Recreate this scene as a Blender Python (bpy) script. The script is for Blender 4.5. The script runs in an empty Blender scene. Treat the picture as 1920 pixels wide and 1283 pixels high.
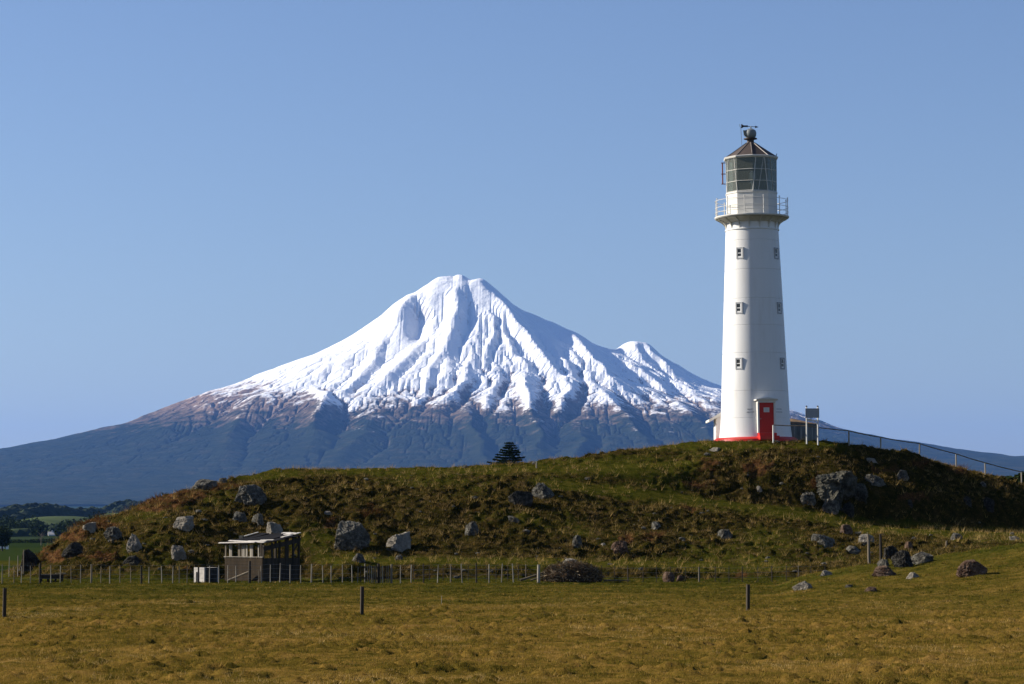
import bpy, math, random
import numpy as np
from mathutils import Vector, Matrix
R = math.radians
SC = bpy.context.scene
COL = SC.collection

# ------------------------------------------------------------------ camera
F = 4800.0; CAM_Z = 3.2; HOR = 980.0
TH = math.atan((HOR - 641.5) / F)
cam = bpy.data.cameras.new("camera"); cam.lens = 90.0; cam.sensor_width = 36.0
cam.clip_start = 0.5; cam.clip_end = 200000.0
camo = bpy.data.objects.new("camera", cam); COL.objects.link(camo)
camo.location = (0, 0, CAM_Z); camo.rotation_euler = (math.pi/2 + TH, 0, 0)
SC.camera = camo

# ------------------------------------------------------------------ light
SUN_EL, SUN_ROT = 27.0, -78.0
SKY_TINT = (.99, 1.05, 1.28, 1); SKY_STR = .048
W = bpy.data.worlds.new("World"); SC.world = W; W.use_nodes = True
wn = W.node_tree; bg = wn.nodes["Background"]
sky = wn.nodes.new("ShaderNodeTexSky"); sky.sky_type = 'NISHITA'; sky.sun_disc = False
sky.sun_elevation = R(SUN_EL); sky.sun_rotation = R(SUN_ROT); sky.altitude = 0
sky.air_density = 1.0; sky.dust_density = 0.55; sky.ozone_density = 1.4
tint = wn.nodes.new("ShaderNodeMix"); tint.data_type = 'RGBA'; tint.blend_type = 'MULTIPLY'; tint.inputs[0].default_value = 1
tint.inputs[7].default_value = SKY_TINT
wn.links.new(sky.outputs[0], tint.inputs[6]); wn.links.new(tint.outputs[2], bg.inputs[0]); bg.inputs[1].default_value = SKY_STR
sl = bpy.data.lights.new("sun", 'SUN'); sl.energy = 5.0; sl.angle = R(0.5); sl.color = (1.0, 0.92, 0.80)
so = bpy.data.objects.new("sun", sl); COL.objects.link(so)
sd = Vector((math.cos(R(SUN_EL))*math.sin(R(SUN_ROT)), math.cos(R(SUN_EL))*math.cos(R(SUN_ROT)), math.sin(R(SUN_EL))))
so.rotation_euler = sd.to_track_quat('Z', 'Y').to_euler(); so.location = sd*300
SC.view_settings.view_transform = 'Standard'; SC.view_settings.look = 'None'
SC.cycles.use_denoising = True; SC.cycles.pixel_filter_type = 'BLACKMAN_HARRIS'; SC.cycles.filter_width = 1.5; SC.cycles.use_adaptive_sampling = False
SC.view_settings.gamma = 1.0; SC.view_settings.exposure = 0.92

# ------------------------------------------------------------------ helpers
def zpx(py, Y):
    v = (641.5 - np.asarray(py, float)) / F
    return CAM_Z + Y*(math.sin(TH) + v*math.cos(TH))/(math.cos(TH) - v*math.sin(TH))
def xpx(px, py, Y):
    v = (641.5 - py) / F
    return Y*((px - 960.0)/F)/(math.cos(TH) - v*math.sin(TH))
def tag(o, label=None, cat=None, group=None, kind=None):
    if label: o["label"] = label
    if cat: o["category"] = cat
    if group: o["group"] = group
    if kind: o["kind"] = kind
    return o
def link(o, parent=None):
    COL.objects.link(o)
    if parent: o.parent = parent
    return o
def empty(name, loc=(0, 0, 0), rz=0.0):
    o = bpy.data.objects.new(name, None); o.location = loc; o.rotation_euler = (0, 0, rz)
    o.empty_display_size = 0.2
    return link(o)
def np_mesh(name, V, Fc, mat=None, smooth=True, parent=None):
    me = bpy.data.meshes.new(name)
    V = np.asarray(V, np.float32); Fc = np.asarray(Fc, np.int32)
    k = Fc.shape[1]
    me.vertices.add(len(V)); me.vertices.foreach_set("co", V.ravel())
    me.loops.add(Fc.size); me.loops.foreach_set("vertex_index", Fc.ravel())
    me.polygons.add(len(Fc)); me.polygons.foreach_set("loop_start", np.arange(0, Fc.size, k, dtype=np.int32))
    try: me.polygons.foreach_set("loop_total", np.full(len(Fc), k, np.int32))
    except Exception: pass
    me.update(calc_edges=True)
    me.polygons.foreach_set("use_smooth", np.full(len(Fc), smooth))
    if mat: me.materials.append(mat)
    return link(bpy.data.objects.new(name, me), parent)
def grid_faces(nx, ny):
    i = np.arange(ny-1)[:, None]*nx + np.arange(nx-1)[None, :]
    i = i.ravel()
    return np.stack([i, i+1, i+nx+1, i+nx], 1)
def attr(o, name, arr):
    a = o.data.attributes.new(name, 'FLOAT', 'POINT'); a.data.foreach_set("value", np.asarray(arr, np.float32).ravel())
def _h(ix, iy, s):
    n = (ix.astype(np.int64)*374761393 + iy.astype(np.int64)*668265263 + s*1274126177) & 0xffffffff
    n = ((n ^ (n >> 13))*1103515245) & 0xffffffff
    n = ((n ^ (n >> 16))*2246822519) & 0xffffffff
    return (n ^ (n >> 15))
def noise(x, y, s=0):
    """2-D gradient noise, about -1..1"""
    ix = np.floor(x); iy = np.floor(y); fx = x-ix; fy = y-iy
    u = fx*fx*fx*(fx*(fx*6-15)+10); w = fy*fy*fy*(fy*(fy*6-15)+10)
    def g(a, b):
        t = _h(ix+a, iy+b, s)*(2*math.pi/4294967296.0)
        return np.cos(t)*(fx-a) + np.sin(t)*(fy-b)
    n00, n10, n01, n11 = g(0, 0), g(1, 0), g(0, 1), g(1, 1)
    return 1.5*((n00*(1-u)+n10*u)*(1-w) + (n01*(1-u)+n11*u)*w)
def fbm(x, y, o=4, s=0, gain=.5, lac=2.03):
    r = np.zeros(np.broadcast(x, y).shape); a = 1.0; t = 0
    for k in range(o):
        r += a*noise(x*lac**k + 17.3*k, y*lac**k - 9.1*k, s+k); t += a; a *= gain
    return r/t
def smooth(e0, e1, x):
    t = np.clip((x-e0)/(e1-e0), 0, 1); return t*t*(3-2*t)
def gblur(A, r):
    k = np.exp(-0.5*(np.arange(-3*r, 3*r+1)/r)**2) if r >= 1 else np.array([.25, .5, .25]); k /= k.sum()
    n = len(k)//2
    for ax in (0, 1):
        P = np.pad(A, [(n, n) if a == ax else (0, 0) for a in (0, 1)], mode='edge')
        B = np.zeros_like(A)
        for j, kk in enumerate(k):
            B += kk*(P[j:j+A.shape[0], :] if ax == 0 else P[:, j:j+A.shape[1]])
        A = B
    return A
# --- node material helpers
class NM:
    def __init__(s, name, rough=.8, spec=.25):
        s.m = bpy.data.materials.new(name); s.m.use_nodes = True; s.t = s.m.node_tree
        s.b = s.t.nodes["Principled BSDF"]; s.b.inputs["Roughness"].default_value = rough
        s.b.inputs["Specular IOR Level"].default_value = spec
    def n(s, typ, **kw):
        nd = s.t.nodes.new(typ)
        for k, v in kw.items():
            if k in nd.inputs: nd.inputs[k].default_value = v
            else: setattr(nd, k, v)
        return nd
    def l(s, a, b): s.t.links.new(a, b)
    def coord(s, which="Object"):
        if not hasattr(s, "_c"): s._c = s.n("ShaderNodeTexCoord")
        return s._c.outputs[which]
    def mapped(s, scale=(1, 1, 1), which="Object"):
        m = s.n("ShaderNodeMapping"); m.inputs["Scale"].default_value = scale; s.l(s.coord(which), m.inputs[0]); return m.outputs[0]
    def noise(s, scale, detail=4, rough=.55, vec=None, dist=0):
        nd = s.n("ShaderNodeTexNoise"); nd.inputs["Scale"].default_value = scale; nd.inputs["Detail"].default_value = detail
        nd.inputs["Roughness"].default_value = rough; nd.inputs["Distortion"].default_value = dist
        s.l(vec if vec is not None else s.coord(), nd.inputs["Vector"]); return nd.outputs["Fac"]
    def ramp(s, fac, stops):
        r = s.n("ShaderNodeValToRGB"); e = r.color_ramp.elements
        while len(e) < len(stops): e.new(0.5)
        for i, (p, c) in enumerate(stops):
            e[i].position = p; e[i].color = (*c, 1) if len(c) == 3 else c
        s.l(fac, r.inputs[0]); return r.outputs[0]
    def gray(s, fac, a, b):
        return s.ramp(fac, [(a, (0, 0, 0)), (b, (1, 1, 1))])
    def mix(s, fac, a, b, mode='MIX'):
        m = s.n("ShaderNodeMix", data_type='RGBA', blend_type=mode)
        for v, i in ((fac, 0), (a, 6), (b, 7)):
            if isinstance(v, (int, float)): m.inputs[i].default_value = v
            elif isinstance(v, tuple): m.inputs[i].default_value = (*v, 1)
            else: s.l(v, m.inputs[i])
        return m.outputs[2]
    def math(s, op, a, b=0.0, c=0.0, clamp=False):
        m = s.n("ShaderNodeMath", operation=op); m.use_clamp = clamp
        for i, v in enumerate((a, b, c)):
            if isinstance(v, (int, float)): m.inputs[i].default_value = v
            else: s.l(v, m.inputs[i])
        return m.outputs[0]
    def attr(s, name):
        a = s.n("ShaderNodeAttribute", attribute_name=name); return a.outputs["Fac"]
    def col(s, c):
        if isinstance(c, tuple): s.b.inputs["Base Color"].default_value = (*c, 1)
        else: s.l(c, s.b.inputs["Base Color"])
        return s
    def bump(s, h, strength=.3, dist=.05):
        b = s.n("ShaderNodeBump"); b.inputs["Strength"].default_value = strength; b.inputs["Distance"].default_value = dist
        s.l(h, b.inputs["Height"]); s.l(b.outputs[0], s.b.inputs["Normal"]); return s
def plain_mat(name, c, c2=None, scale=6, rough=.95, spec=.08, bump=0.0, bd=.01, stretch=(1, 1, 1)):
    M = NM(name, rough, spec)
    v = M.mapped(stretch); f = M.noise(scale, 5, .6, v)
    M.col(M.mix(M.gray(f, .35, .65), c, c2 or tuple(x*.7 for x in c)))
    if bump: M.bump(f, bump, bd)
    return M.m
# ------------------------------------------------------------------ mountain
DM = 26000.0; MX = xpx(850, 514, DM)
K = DM/F
L_SIL = [(850,514),(835,515),(820,519),(800,533),(780,550),(750,573),(700,604),(650,637),(600,662),(560,680),(480,708),(450,722),(400,740),(370,748),(300,775),(240,798),(100,833),(0,850),(-300,893),(-700,930),(-1200,953),(-2000,968),(-3500,978)]
R_SIL = [(850,514),(868,516),(884,527),(898,524),(907,526),(960,567),(1000,588),(1050,612),(1065,622),(1090,631),(1107,639),(1130,650),(1155,660),(1200,681),(1260,708),(1350,750),(1420,768),(1480,777),(1535,796),(1589,812),(1648,825),(1737,840),(1796,850),(1855,857),(1894,863),(1930,861),(2050,866),(2300,893),(2700,925),(3300,956),(5000,976)]
def prof(sil):
    r = np.array([abs(p-850)*K for p, _ in sil]); z = np.array([float(zpx(q, DM)) for _, q in sil]); return r, z
Lr, Lz = prof(L_SIL); Rr, Rz = prof(R_SIL)
Fr = np.array([0, 160, 400, 900, 1500, 2100, 2700, 3300, 4000, 5000, 6500, 8500, 10500, 13000, 16000, 20000.])
Fz = np.array([2500, 2430, 2230, 1880, 1520, 1230, 1010, 830, 660, 480, 300, 160, 80, 30, 8, 4.])
def base_z(x, y):
    """x, y relative to the summit"""
    r = np.hypot(x, y) + 1e-6; c = x/r
    zl = np.interp(r, Lr, Lz); zr = np.interp(r, Rr, Rz); zf = np.interp(r, Fr, Fz)
    a = np.abs(c)**1.6
    z = a*np.where(c < 0, zl, zr) + (1-a)*zf
    # the lower cone beside the summit
    fx, fy = (1193-850)*K, -150.0
    rf = np.hypot(x-fx, (y-fy)*.9); ft = np.array([0, 60, 120, 320, 600, 860, 1300, 1700, 1950, 2400, 3200, 5000])
    fz = float(zpx(643, DM)) - np.array([0, 8, 20, 170, 350, 480, 640, 770, 860, 1020, 1300, 1900.])
    zc = np.interp(rf, ft, fz)
    k = 35.0
    h = np.clip(.5+.5*(zc-z)/k/2, 0, 1)
    return z + (np.maximum(zc, z)-z)*smooth(0, .8, h)
RIDGES = [ # polyline (px,py), amplitude m, left width px, right width px
 ([(815,529),(826,521),(838,517),(850,519)],-30,10,12),
 ([(779,556),(768,574),(753,598),(738,620)],120,60,42),
 ([(866,515),(867,540),(857,556),(861,574),(859,592),(843,616),(838,640),(833,668),(838,700)],95,22,26),
 ([(897,526),(903,545),(925,568),(943,586),(968,612),(990,634),(1010,668),(1035,700),(1060,716)],110,16,34),
 ([(908,588),(920,604),(928,628),(917,660),(905,690)],45,10,13),
 ([(921,584),(940,612),(950,634),(962,662),(985,690)],55,8,16),
 ([(985,596),(1012,616),(1036,646),(1056,682),(1078,706)],60,12,18),
 ([(1030,625),(1060,655),(1085,685),(1110,705)],40,10,12),
 ([(1064,621),(1082,652),(1112,684),(1150,722),(1182,748)],95,18,36),
 ([(1165,679),(1200,697),(1230,716),(1250,740)],60,10,22),
 ([(1186,645),(1200,668),(1222,690),(1240,706)],40,12,14),
 ([(1209,645),(1226,668),(1252,694),(1275,700)],45,8,18),
 ([(1220,700),(1262,718),(1310,738),(1350,745)],40,20,16),
 ([(720,640),(700,680),(665,722),(640,748)],40,22,14),
 ([(800,620),(770,668),(742,700),(705,735)],45,30,16),
 ([(828,660),(815,690),(806,722),(790,755)],40,14,14),
 ([(880,690),(868,715),(850,745),(825,765)],60,18,22),
 ([(930,690),(936,715),(925,745),(900,770)],40,16,14),
 ([(975,700),(985,730),(988,762),(1010,800),(1018,850)],90,24,34),
 ([(1075,715),(1070,745),(1030,790),(1015,830)],60,20,24),
 ([(1110,730),(1150,760),(1190,800),(1220,850)],60,24,28),
 ([(1240,745),(1290,775),(1330,810),(1360,850)],50,24,26),
 ([(625,738),(606,762),(590,790),(583,830)],110,40,50),
 ([(520,735),(470,760),(440,800),(420,850)],55,30,40),
 ([(460,722),(380,770),(320,800),(250,830)],45,30,30),
 ([(730,770),(690,810),(640,850),(600,880)],35,40,40),
 ([(850,745),(880,790),(905,840),(920,880)],50,24,26),
 ([(1100,800),(1090,840),(1060,880)],45,30,30),
]
def px_of(x, y, z):
    """photo pixel of a point given relative to the summit axis"""
    X = x+MX; Y = y+DM; Z = z-CAM_Z
    d = Y*math.cos(TH)+Z*math.sin(TH)
    return 960+F*X/d, 641.5-F*(-Y*math.sin(TH)+Z*math.cos(TH))/d
def resamp(A, ny, nx):
    yi = np.linspace(0, A.shape[0]-1, ny); xi = np.linspace(0, A.shape[1]-1, nx)
    y0 = np.minimum(yi.astype(int), A.shape[0]-2); x0 = np.minimum(xi.astype(int), A.shape[1]-2)
    fy = (yi-y0)[:, None]; fx = (xi-x0)[None, :]
    a = A[y0][:, x0]; b = A[y0][:, x0+1]; c = A[y0+1][:, x0]; d = A[y0+1][:, x0+1]
    return (a*(1-fx)+b*fx)*(1-fy)+(c*(1-fx)+d*fx)*fy
def flow_erode(z, cell, iters, Kc, m=.45, diff=.0, seed=1, mask=None):
    rng = np.random.default_rng(seed); ny, nx = z.shape; N = nx*ny
    offs = [(-1,-1),(-1,0),(-1,1),(0,-1),(0,1),(1,-1),(1,0),(1,1)]
    idx = np.arange(N).reshape(ny, nx)
    for it in range(iters):
        zz = z + rng.normal(0, .6*cell/25, z.shape)
        best = np.zeros_like(z); rec = idx.copy()
        P = np.pad(zz, 1, mode='edge'); PI = np.pad(idx, 1, mode='edge')
        for dy, dx in offs:
            w = cell*math.hypot(dy, dx)
            s = (zz - P[1+dy:1+dy+ny, 1+dx:1+dx+nx])/w
            b = s > best; best = np.where(b, s, best); rec = np.where(b, PI[1+dy:1+dy+ny, 1+dx:1+dx+nx], rec)
        r = rec.ravel(); A = np.ones(N); selfm = (r == np.arange(N)); q = r.copy(); a = A.copy()
        for _ in range(10):
            src = q != np.arange(N)
            add = np.bincount(q[src], a[src], minlength=N) if src.any() else 0
            nq = q[q]
            # a node that already drains to a root stops passing
            a = a + add
            q = np.where(nq == q, np.arange(N), nq) if False else nq
            if _ == 9: break
        A = np.minimum(a.reshape(ny, nx), 4000)
        e = Kc*(A**m)*best
        dz = np.minimum(e, .35*best*cell)
        if mask is not None: dz = dz*mask
        z = z - dz
        if diff: z = z + diff*(gblur(z, .5)-z)
    return z
def streak(X, Y):
    r = np.hypot(X, Y)+60; ph = np.arctan2(X, -Y) + .10*fbm(X/500, Y/500, 3, 71)
    s = 0
    for k, a, f in ((1, 26, 9), (2, 15, 22), (3, 9, 47)):
        n = noise(ph*f, np.log(r)*3.1*k**.5 + k, 90+k); s = s + a*(1-2*np.abs(n))
    calm = 1-.75*smooth(-.15, -.6, ph)*smooth(3000, 1700, r)
    return s*calm*smooth(250, 1500, r)*smooth(5200, 2200, r)
def build_mountain():
    x0, x1, y0, y1 = -6900., 8100., -9600., 2400.
    c1 = 30.0
    nx, ny = int((x1-x0)/c1)+1, int((y1-y0)/c1)+1
    X, Y = np.meshgrid(np.linspace(x0, x1, nx), np.linspace(y0, y1, ny))
    wx = X + 90*fbm(X/700, Y/700, 3, 5); wy = Y + 90*fbm(X/700, Y/700, 3, 9)
    B = base_z(X, Y)
    fx_ = 32*fbm(X/230, Y/230, 3, 15); px, py = px_of(X+.9*(wx-X)+fx_, wy+20*fbm(X/230, Y/230, 3, 17), B)
    D = np.zeros_like(B)
    front = smooth(500, -100, Y)
    for pts, amp, wl, wr in RIDGES:
        pts = np.array(pts, float); bd = np.full(B.shape, 1e9); sg = np.zeros(B.shape); tt = np.zeros(B.shape)
        n = len(pts)-1
        for i in range(n):
            a, b = pts[i], pts[i+1]; v = b-a; L2 = v@v
            t = np.clip(((px-a[0])*v[0]+(py-a[1])*v[1])/L2, 0, 1)
            dx = px-(a[0]+t*v[0]); dy = py-(a[1]+t*v[1]); d = np.hypot(dx, dy)
            s = np.sign(-(v[0]*dy - v[1]*dx))   # + on the image right of a line running down
            k = d < bd; bd = np.where(k, d, bd); sg = np.where(k, s, sg); tt = np.where(k, (i+t)/n, tt)
        u = np.where(sg > 0, bd/wr, bd/wl)
        f = np.clip(1-u, 0, 1)**1.15
        # a scoop at the foot of the shaded side
        big = amp >= 115; cen = wr*(.5+.35*tt) if big else wr*.8; wid = wr*(.34+.2*tt) if big else wr*.45
        sc = np.where(sg > 0, -(.55, 1.55)[big]*np.exp(-np.abs((bd-cen)/wid)**2), 0)
        D += amp*(f+sc)*front*(smooth(0, .3, tt)*.85+.15)*(1-.7*smooth(.6, 1, tt))*(.7+.3*smooth(560, 600, py))
    D = D*.85 + .16*streak(X, Y)
    hh = smooth(200, 1300, B)
    z = B + D + (fbm(X/900, Y/900, 5, 21)*45 + fbm(X/260, Y/260, 4, 3)*20)*(.25+.75*hh)*smooth(0, 500, np.hypot(X, Y))
    z += (.5-np.abs(fbm(X/330+7, Y/260, 4, 91)))*45*smooth(850, 1150, B)*smooth(1900, 1450, B)
    edge = np.minimum.reduce([smooth(x0, x0+700, X), smooth(x1, x1-700, X), smooth(y0, y0+1500, Y), smooth(y1, y1-300, Y)])
    sil = 1-.75*smooth(700, 0, np.abs(Y-0))*smooth(900, 300, B*0+np.abs(Y))
    hi = smooth(60, 700, B)
    z = flow_erode(z, c1, 9, .36, .42, .03, 2, (.25+.75*hi)*sil)
    nx2, ny2 = 2*nx-1, 2*ny-1
    z = resamp(z, ny2, nx2); c2 = c1/2
    X, Y = np.meshgrid(np.linspace(x0, x1, nx2), np.linspace(y0, y1, ny2))
    B2 = base_z(X, Y); hi2 = smooth(60, 900, B2)
    z += (.5-np.abs(fbm(X/110, Y/110, 4, 33)))*8.0*(.3+.7*hi2)
    sil2 = resamp(sil, ny2, nx2)
    z = flow_erode(z, c2, 12, .50, .42, .04, 7, (.2+.8*hi2)*sil2)
    e2 = resamp(edge, ny2, nx2)
    lost = z - B2
    lo = gblur(lost, 30)
    z = B2 + (lost - .8*lo)*e2        # keep the large shape where the profile puts it
    px2, py2 = px_of(X, Y, z)
    calm = np.clip(.18*smooth(1500, 1900, B2) + .66*smooth(900, 800, px2)*smooth(1150, 1500, B2) + .35*smooth(930, 1050, px2)*smooth(1500, 1800, B2), 0, .85)*(1-.75*np.exp(-((px2-785)/40)**2-((py2-582)/36)**2))
    z = z*(1-calm) + gblur(z, 3)*calm + calm*(.5-np.abs(fbm(X/150, Y/150, 4, 37)))*13
    # keep only what can be seen from in front and a little behind the ridge line
    V = np.stack([X+MX, Y+DM, z+4], -1).reshape(-1, 3)
    o = np_mesh("snowy_mountain", V, grid_faces(nx2, ny2), MOUNT_MAT, smooth=False)
    # concavity: snow lies longer in hollows
    cv = gblur(z, 4)-z
    attr(o, "hollow", np.clip(.5+cv/14, 0, 1))
    gy, gx = np.gradient(z, c2)
    attr(o, "steep", np.hypot(gx, gy))
    tag(o, kind="structure")
    return o
def mount_mat():
    M = NM("mountain snow rock and forest", 1.0, 0.0)
    geo = M.n("ShaderNodeNewGeometry"); sep = M.n("ShaderNodeSeparateXYZ"); M.l(geo.outputs["Position"], sep.inputs[0])
    z = sep.outputs[2]; P = geo.outputs["Position"]
    n1 = M.noise(.0011, 6, .6, P); n2 = M.noise(.006, 6, .65, P); n3 = M.noise(.03, 4, .6, P)
    hol = M.attr("hollow"); st = M.attr("steep")
    # snow height field
    h = M.math('ADD', z, M.math('MULTIPLY', M.math('SUBTRACT', n1, .5), 700))
    h = M.math('ADD', h, M.math('MULTIPLY', M.math('SUBTRACT', n2, .5), 800))
    h = M.math('ADD', h, M.math('MULTIPLY', M.math('SUBTRACT', n3, .5), 420))
    h = M.math('ADD', h, M.math('MULTIPLY', M.math('SUBTRACT', hol, .5), -160))
    h = M.math('SUBTRACT', h, M.math('MULTIPLY', M.math('MAXIMUM', M.math('SUBTRACT', st, .75), 0), 330))
    lf = M.math('MULTIPLY', M.math('SUBTRACT', -1500, sep.outputs[0]), 1/2400, clamp=True)
    h = M.math('SUBTRACT', h, M.math('MULTIPLY', lf, 330))
    snow = M.math('MULTIPLY', M.math('SUBTRACT', h, 1050), 1/190, clamp=True)
    tus = M.math('MULTIPLY', M.math('SUBTRACT', M.math('ADD', z, M.math('MULTIPLY', M.math('SUBTRACT', n2, .5), 900)), 900), 1/330, clamp=True)
    forest = M.ramp(n2, [(.3, (.010, .016, .010)), (.55, (.024, .030, .017)), (.75, (.052, .046, .028))])
    scrub = M.ramp(n3, [(.3, (.17, .115, .08)), (.6, (.30, .20, .14)), (.8, (.38, .28, .21))])
    rock = M.ramp(n3, [(.35, (.10, .075, .065)), (.65, (.22, .17, .15))])
    c = M.mix(tus, forest, scrub)
    c = M.mix(M.math('MULTIPLY', M.math('SUBTRACT', st, .8), 2.5, clamp=True), c, rock)
    # bare rock pokes through on the steepest faces high up
    bare = M.math('MULTIPLY', M.math('SUBTRACT', M.math('ADD', st, M.math('MULTIPLY', n3, 1.1)), 1.85), 5, clamp=True)
    snow = M.math('MULTIPLY', snow, M.math('SUBTRACT', 1, M.math('MULTIPLY', bare, .35)))
    c = M.mix(snow, c, (.84, .85, .87))
    M.col(c)
    hgt = M.noise(.012, 5, .65, P)
    M.bump(hgt, .6, 24)
    return M.m
MOUNT_MAT = mount_mat()
build_mountain()
# ------------------------------------------------------------------ far plain
def far_plain():
    M = NM("far farmland", 1.0, 0.0)
    geo = M.n("ShaderNodeNewGeometry"); P = geo.outputs["Position"]
    v = M.n("ShaderNodeTexVoronoi"); v.inputs["Scale"].default_value = .0028; M.l(P, v.inputs["Vector"])
    g = M.ramp(v.outputs["Color"], [(.2, (.015, .026, .005)), (.5, (.024, .036, .007)), (.8, (.040, .045, .013))])
    f = M.noise(.0009, 5, .6, P); w = M.gray(f, .47, .52)
    M.col(M.mix(w, g, M.ramp(M.noise(.02, 4, .6, P), [(.3, (.016, .028, .014)), (.7, (.045, .06, .03))])))
    xs = np.unique(np.concatenate([np.linspace(-60000, -9000, 40), np.linspace(-9000, 9000, 180), np.linspace(9000, 60000, 40)]))
    ys = np.unique(np.concatenate([np.linspace(-300, 400, 40), np.geomspace(400, 70000, 260)]))
    X, Y = np.meshgrid(xs, ys)
    B = base_z(X-MX, Y-DM)
    U = smooth(16700, 17500, Y)*smooth(28200, 27500, Y)*smooth(-7200, -6500, X)*smooth(7200, 6500, X)
    Z = np.maximum(0, B - 4)*smooth(2500, 9000, Y)*(1 - .5*U) - 12*U - .12
    Z = Z - 6*smooth(190, 360, Y)
    Z = Z + 2.5*fbm(X/500, Y/500, 3, 4)*smooth(900, 3000, Y)
    o = np_mesh("plain", np.stack([X, Y, Z], -1).reshape(-1, 3), grid_faces(len(xs), len(ys)), M.m)
    tag(o, kind="structure")
far_plain()
# ------------------------------------------------------------------ haze
def haze():
    me = bpy.data.meshes.new("haze")
    x0, x1, y0, y1, z0, z1 = -61000, 61000, -2000, 71000, -40, 2700
    V = [(x, y, z) for z in (z0, z1) for y in (y0, y1) for x in (x0, x1)]
    me.from_pydata(V, [], [(0, 2, 3, 1), (4, 5, 7, 6), (0, 1, 5, 4), (2, 6, 7, 3), (0, 4, 6, 2), (1, 3, 7, 5)]); me.update()
    m = bpy.data.materials.new("haze air"); m.use_nodes = True; t = m.node_tree
    t.nodes.remove(t.nodes["Principled BSDF"])
    pv = t.nodes.new("ShaderNodeVolumePrincipled"); pv.inputs["Color"].default_value = (.17, .40, 1.0, 1)
    pv.inputs["Density"].default_value = HAZE_D; pv.inputs["Anisotropy"].default_value = 0.15
    t.links.new(pv.outputs[0], t.nodes["Material Output"].inputs["Volume"])
    me.materials.append(m); o = link(bpy.data.objects.new("haze", me)); tag(o, kind="stuff")
HAZE_D = 1.2e-5
haze()
# ------------------------------------------------------------------ near ground (field and hill)
FLAT = [(40, 0.0), (95, 0.0), (128, 0.0), (136, 0.0)]
def zz(py, Y): return float(zpx(py, Y))
# columns: px -> list of (Y, z); same number of nodes everywhere
def colm(near, foot, strip0, strip1, mid, tr0, tr1, up, crest, back=26, low=-1.5):
    """near = (crest Y, z); foot = (Y, z); others (Y, py)"""
    c = [(40, 0.0), (near[0]-30, 0.0), (near[0]-12, near[1]*.55), near, (near[0]+6, max(near[1]-1.3, 0.0) if near[1] > .3 else 0.0), foot]
    for y, p in (strip0, strip1, mid, tr0, tr1, up, crest): c.append((y, zz(p, y)))
    cy, cz = c[-1]
    c += [(cy+3.5, cz - .12), (cy+14, cz*.55), (cy+back+10, low)]
    return c
def flatc():
    c = [(40, 0), (98, 0), (116, 0), (128, 0), (134, 0), (140, 0), (142, 0), (145, 0), (149, 0), (153, 0), (156, 0), (160, 0), (165, 0), (169, -.1), (180, -.6), (210, -2.0)]
    return [(a, float(b)) for a, b in c]
def simple(foot_y, py_c, cy, bulge=.12):
    """a plain slope from the foot to the crest"""
    zc = zz(py_c, cy); c = [(40, 0.0), (98, 0.0), (116, 0.0), (128, 0.0), (134, 0.0), (foot_y, 0.02)]
    for t in (.12, .25, .42, .58, .72, .86, 1.0):
        c.append((foot_y+(cy-foot_y)*t, zc*(t + bulge*math.sin(math.pi*t))))
    c += [(cy+3.5, zc-.15), (cy+14, zc*.5), (cy+36, -1.5)]
    return c
N0 = (128, 0.0)
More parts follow.
